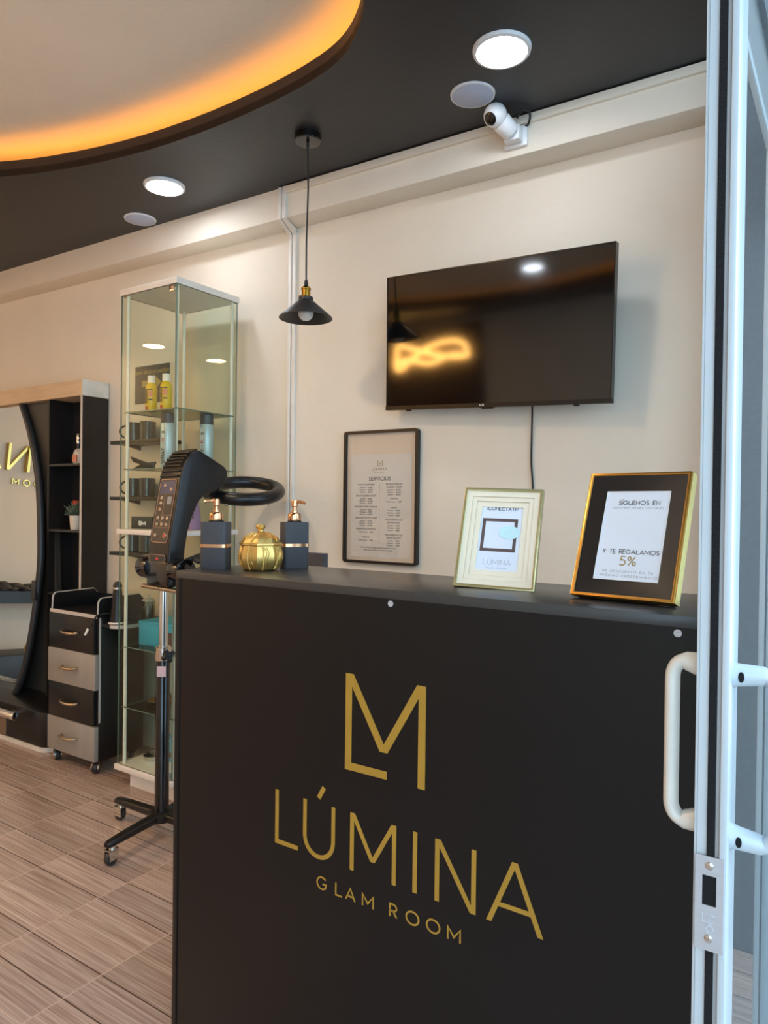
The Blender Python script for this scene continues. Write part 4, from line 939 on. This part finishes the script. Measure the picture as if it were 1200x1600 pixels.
b = B(); pbox(b, .005, .05, .125, .198, .0023); b.build('display', 'black_gloss', cp)
b = B(); pbox(b, .012, .042, .16, .19, .0026); b.build('display_marks', 'ink_grey', cp)
for x, s in ((-.03, .185), (-.03, .165), (-.03, .14), (-.035, .106), (0, .106), (.033, .106), (-.035, .082), (0, .082), (.033, .082), (-.035, .04), (-.02, .235), (.03, .218)):
    b = B(); b.cyl(PF(x, s, .001)[0], PF(x, s, .005)[0], .0085, .0065, 16); b.build('button', 'nickel', cp)
b = B(); b.cyl(PF(.033, .04, .001)[0], PF(.033, .04, .005)[0], .012, .010, 18); b.build('button', 'nickel', cp)
b = B(); b.cyl(PF(.033, .04, .005)[0], PF(.033, .04, .006)[0], .008, .007, 18); b.build('power_button', 'red', cp)
# lower read-out
o = Vector((0, -.0265, Z0+.085)); b = B(); pts = rrect(.118, .03, .013, 5); b.loft([[o+EX*x+EZ*s-EY*hh for x, s in pts] for hh in (-.004, .003)]); rd = b.build('readout', 'black_gloss', head)
b = B(); ribbon(b, [(x, s) for x, s in pts+pts[:1]], .0028, (o-EY*.0028, EX, EZ, -EY), .001); b.build('readout_outline', 'copper_line', rd)
b = B(); b.box(-.010, .008, o.y-.0036, o.y-.002, o.z-.004, o.z+.004); b.build('digits', 'red_led', rd)
b = B()
for k in range(9):
    t_ = k/8; i = 2+t_*4; k0 = int(min(5, i)); f_ = i-k0; y_ = prof[k0][0]+(prof[k0+1][0]-prof[k0][0])*f_; z_ = prof[k0][1]+(prof[k0+1][1]-prof[k0][1])*f_
    b.cyl((-HW+.014, y_-.002, z_+.001), (HW-.014, y_-.002, z_+.001), .0048, seg=10)
b.build('vent_slats', 'black_gloss', head)
# ring heater
rcn = Vector((0, .372, 1.339)); nr = (EZ*math.cos(rad(16))+Vector((.805, -.588, 0)).normalized()*math.sin(rad(16))).normalized()
u_ = nr.orthogonal().normalized(); v_ = nr.cross(u_); RR = .142
b = B(); b.tube([rcn+(u_*math.cos(2*PI*k/64)+v_*math.sin(2*PI*k/64))*RR for k in range(64)], .027, True, 18); rg = b.build('ring', 'black_satin', head)
b = B()
for k in range(90):
    a = 2*PI*k/90; d = u_*math.cos(a)+v_*math.sin(a); p = rcn+d*(RR-.021)+nr*.0175; tt = nr.cross(d); b.cyl(p-tt*.0032, p+tt*.0032, .0016, seg=6)
b.build('seam', 'rubber', rg)
for a in (20, 100, 170, 250, 320):
    d = u_*math.cos(rad(a))+v_*math.sin(rad(a)); b = B(); b.ball(rcn+d*(RR+.006)-nr*.026, .007, seg=12, rings=8); b.build('stud', 'chrome', rg)
b = B(); b.cyl((0, .18, Z0+.345), (0, .235, Z0+.352), .03, .022, 20); b.build('ring_joint', 'black_satin', head)
b = B()
for k in range(3):
    b.tube(smooth_path([(.10+.02*k, .02, 1.06+.006*k), (.16, .05+.02*k, 1.075+.01*k), (.22, .06-.03*k, 1.05+.012*k), (.27, .03+.02*k, 1.06), (.24, -.02, 1.04-.01*k), (.16, .0, 1.05)], 6), .009, seg=8)
b.build('power_cable', 'black_matte', head)

for ch in list(head.children):
    ch.parent = hp; ch.rotation_euler = (0, 0, RZ)
bpy.data.objects.remove(head)

# ------------------------------------------------------------------ what the mirror shows on the left wall
FL = lambda y, z_: (Vector((XL, y, z_)), EY, EZ, EX)
ls = thing('wall_lettering', 'raised gold wall lettering, mirrored in the styling station mirror', 'wall lettering', (XL, 1.5, 1.6))
LY = lambda u: 1.60+2.0*(u+.599); LZ = lambda v: 1.585+1.75*(v-.5555)
b = B(); logo_words(b, .02, (Vector((XL, 0, 0)), EY, EZ, EX), .03, lambda p: (LY(p[0]), LZ(p[1])))
b.build('wordmark', 'bright_gold', ls, True)
b = B()
for ch, x in (('G', -.918), ('L', -.8695), ('A', -.8443), ('M', -.8033), ('R', -.7386), ('O', -.7018), ('O', -.657), ('M', -.6127)):
    text(b, ch, FL(LY(x), 1.478), .05, .007, depth=.012, align='l')
b.build('tagline', 'bright_gold', ls, True)
tr = thing('planter_trough', 'long black wall trough of dark pebbles, seen in the mirror', 'planter', (XL, 1.4, .6))
b = B(); b.box(XL, XL+.2, .7, 2.1, .6, .69); b.build('trough', 'cart_black', tr, True)
b = B()
for k in range(170):
    b.ball((XL+random.uniform(.02, .18), random.uniform(.72, 2.08), .70+random.uniform(-.01, .035)), random.uniform(.022, .034), (1.2, 1.3, .8), 9, 6)
po = b.build('pebbles', 'pebble', tr, True); po['kind'] = 'stuff'
b = B(); b.box(XL, XL+.32, .5, 2.2, 0, .24); tag(b.build('low_bench', 'station_black', bevel=.004), 'low black bench along the left wall, seen in the mirror', 'bench')
kn = []
for k in range(120):
    t_ = 2*PI*k/120; kn.append((XL+.24+.03*(math.sin(t_)+2*math.sin(2*t_))*.6, 1.45+.03*(math.cos(t_)-2*math.cos(2*t_))*.6, .277-.024*math.sin(3*t_)))
b = B(); b.tube(kn, .015, True, 12); tag(b.build('knot_ornament', 'gold'), 'gold knot ornament on the low bench, seen in the mirror', 'ornament')
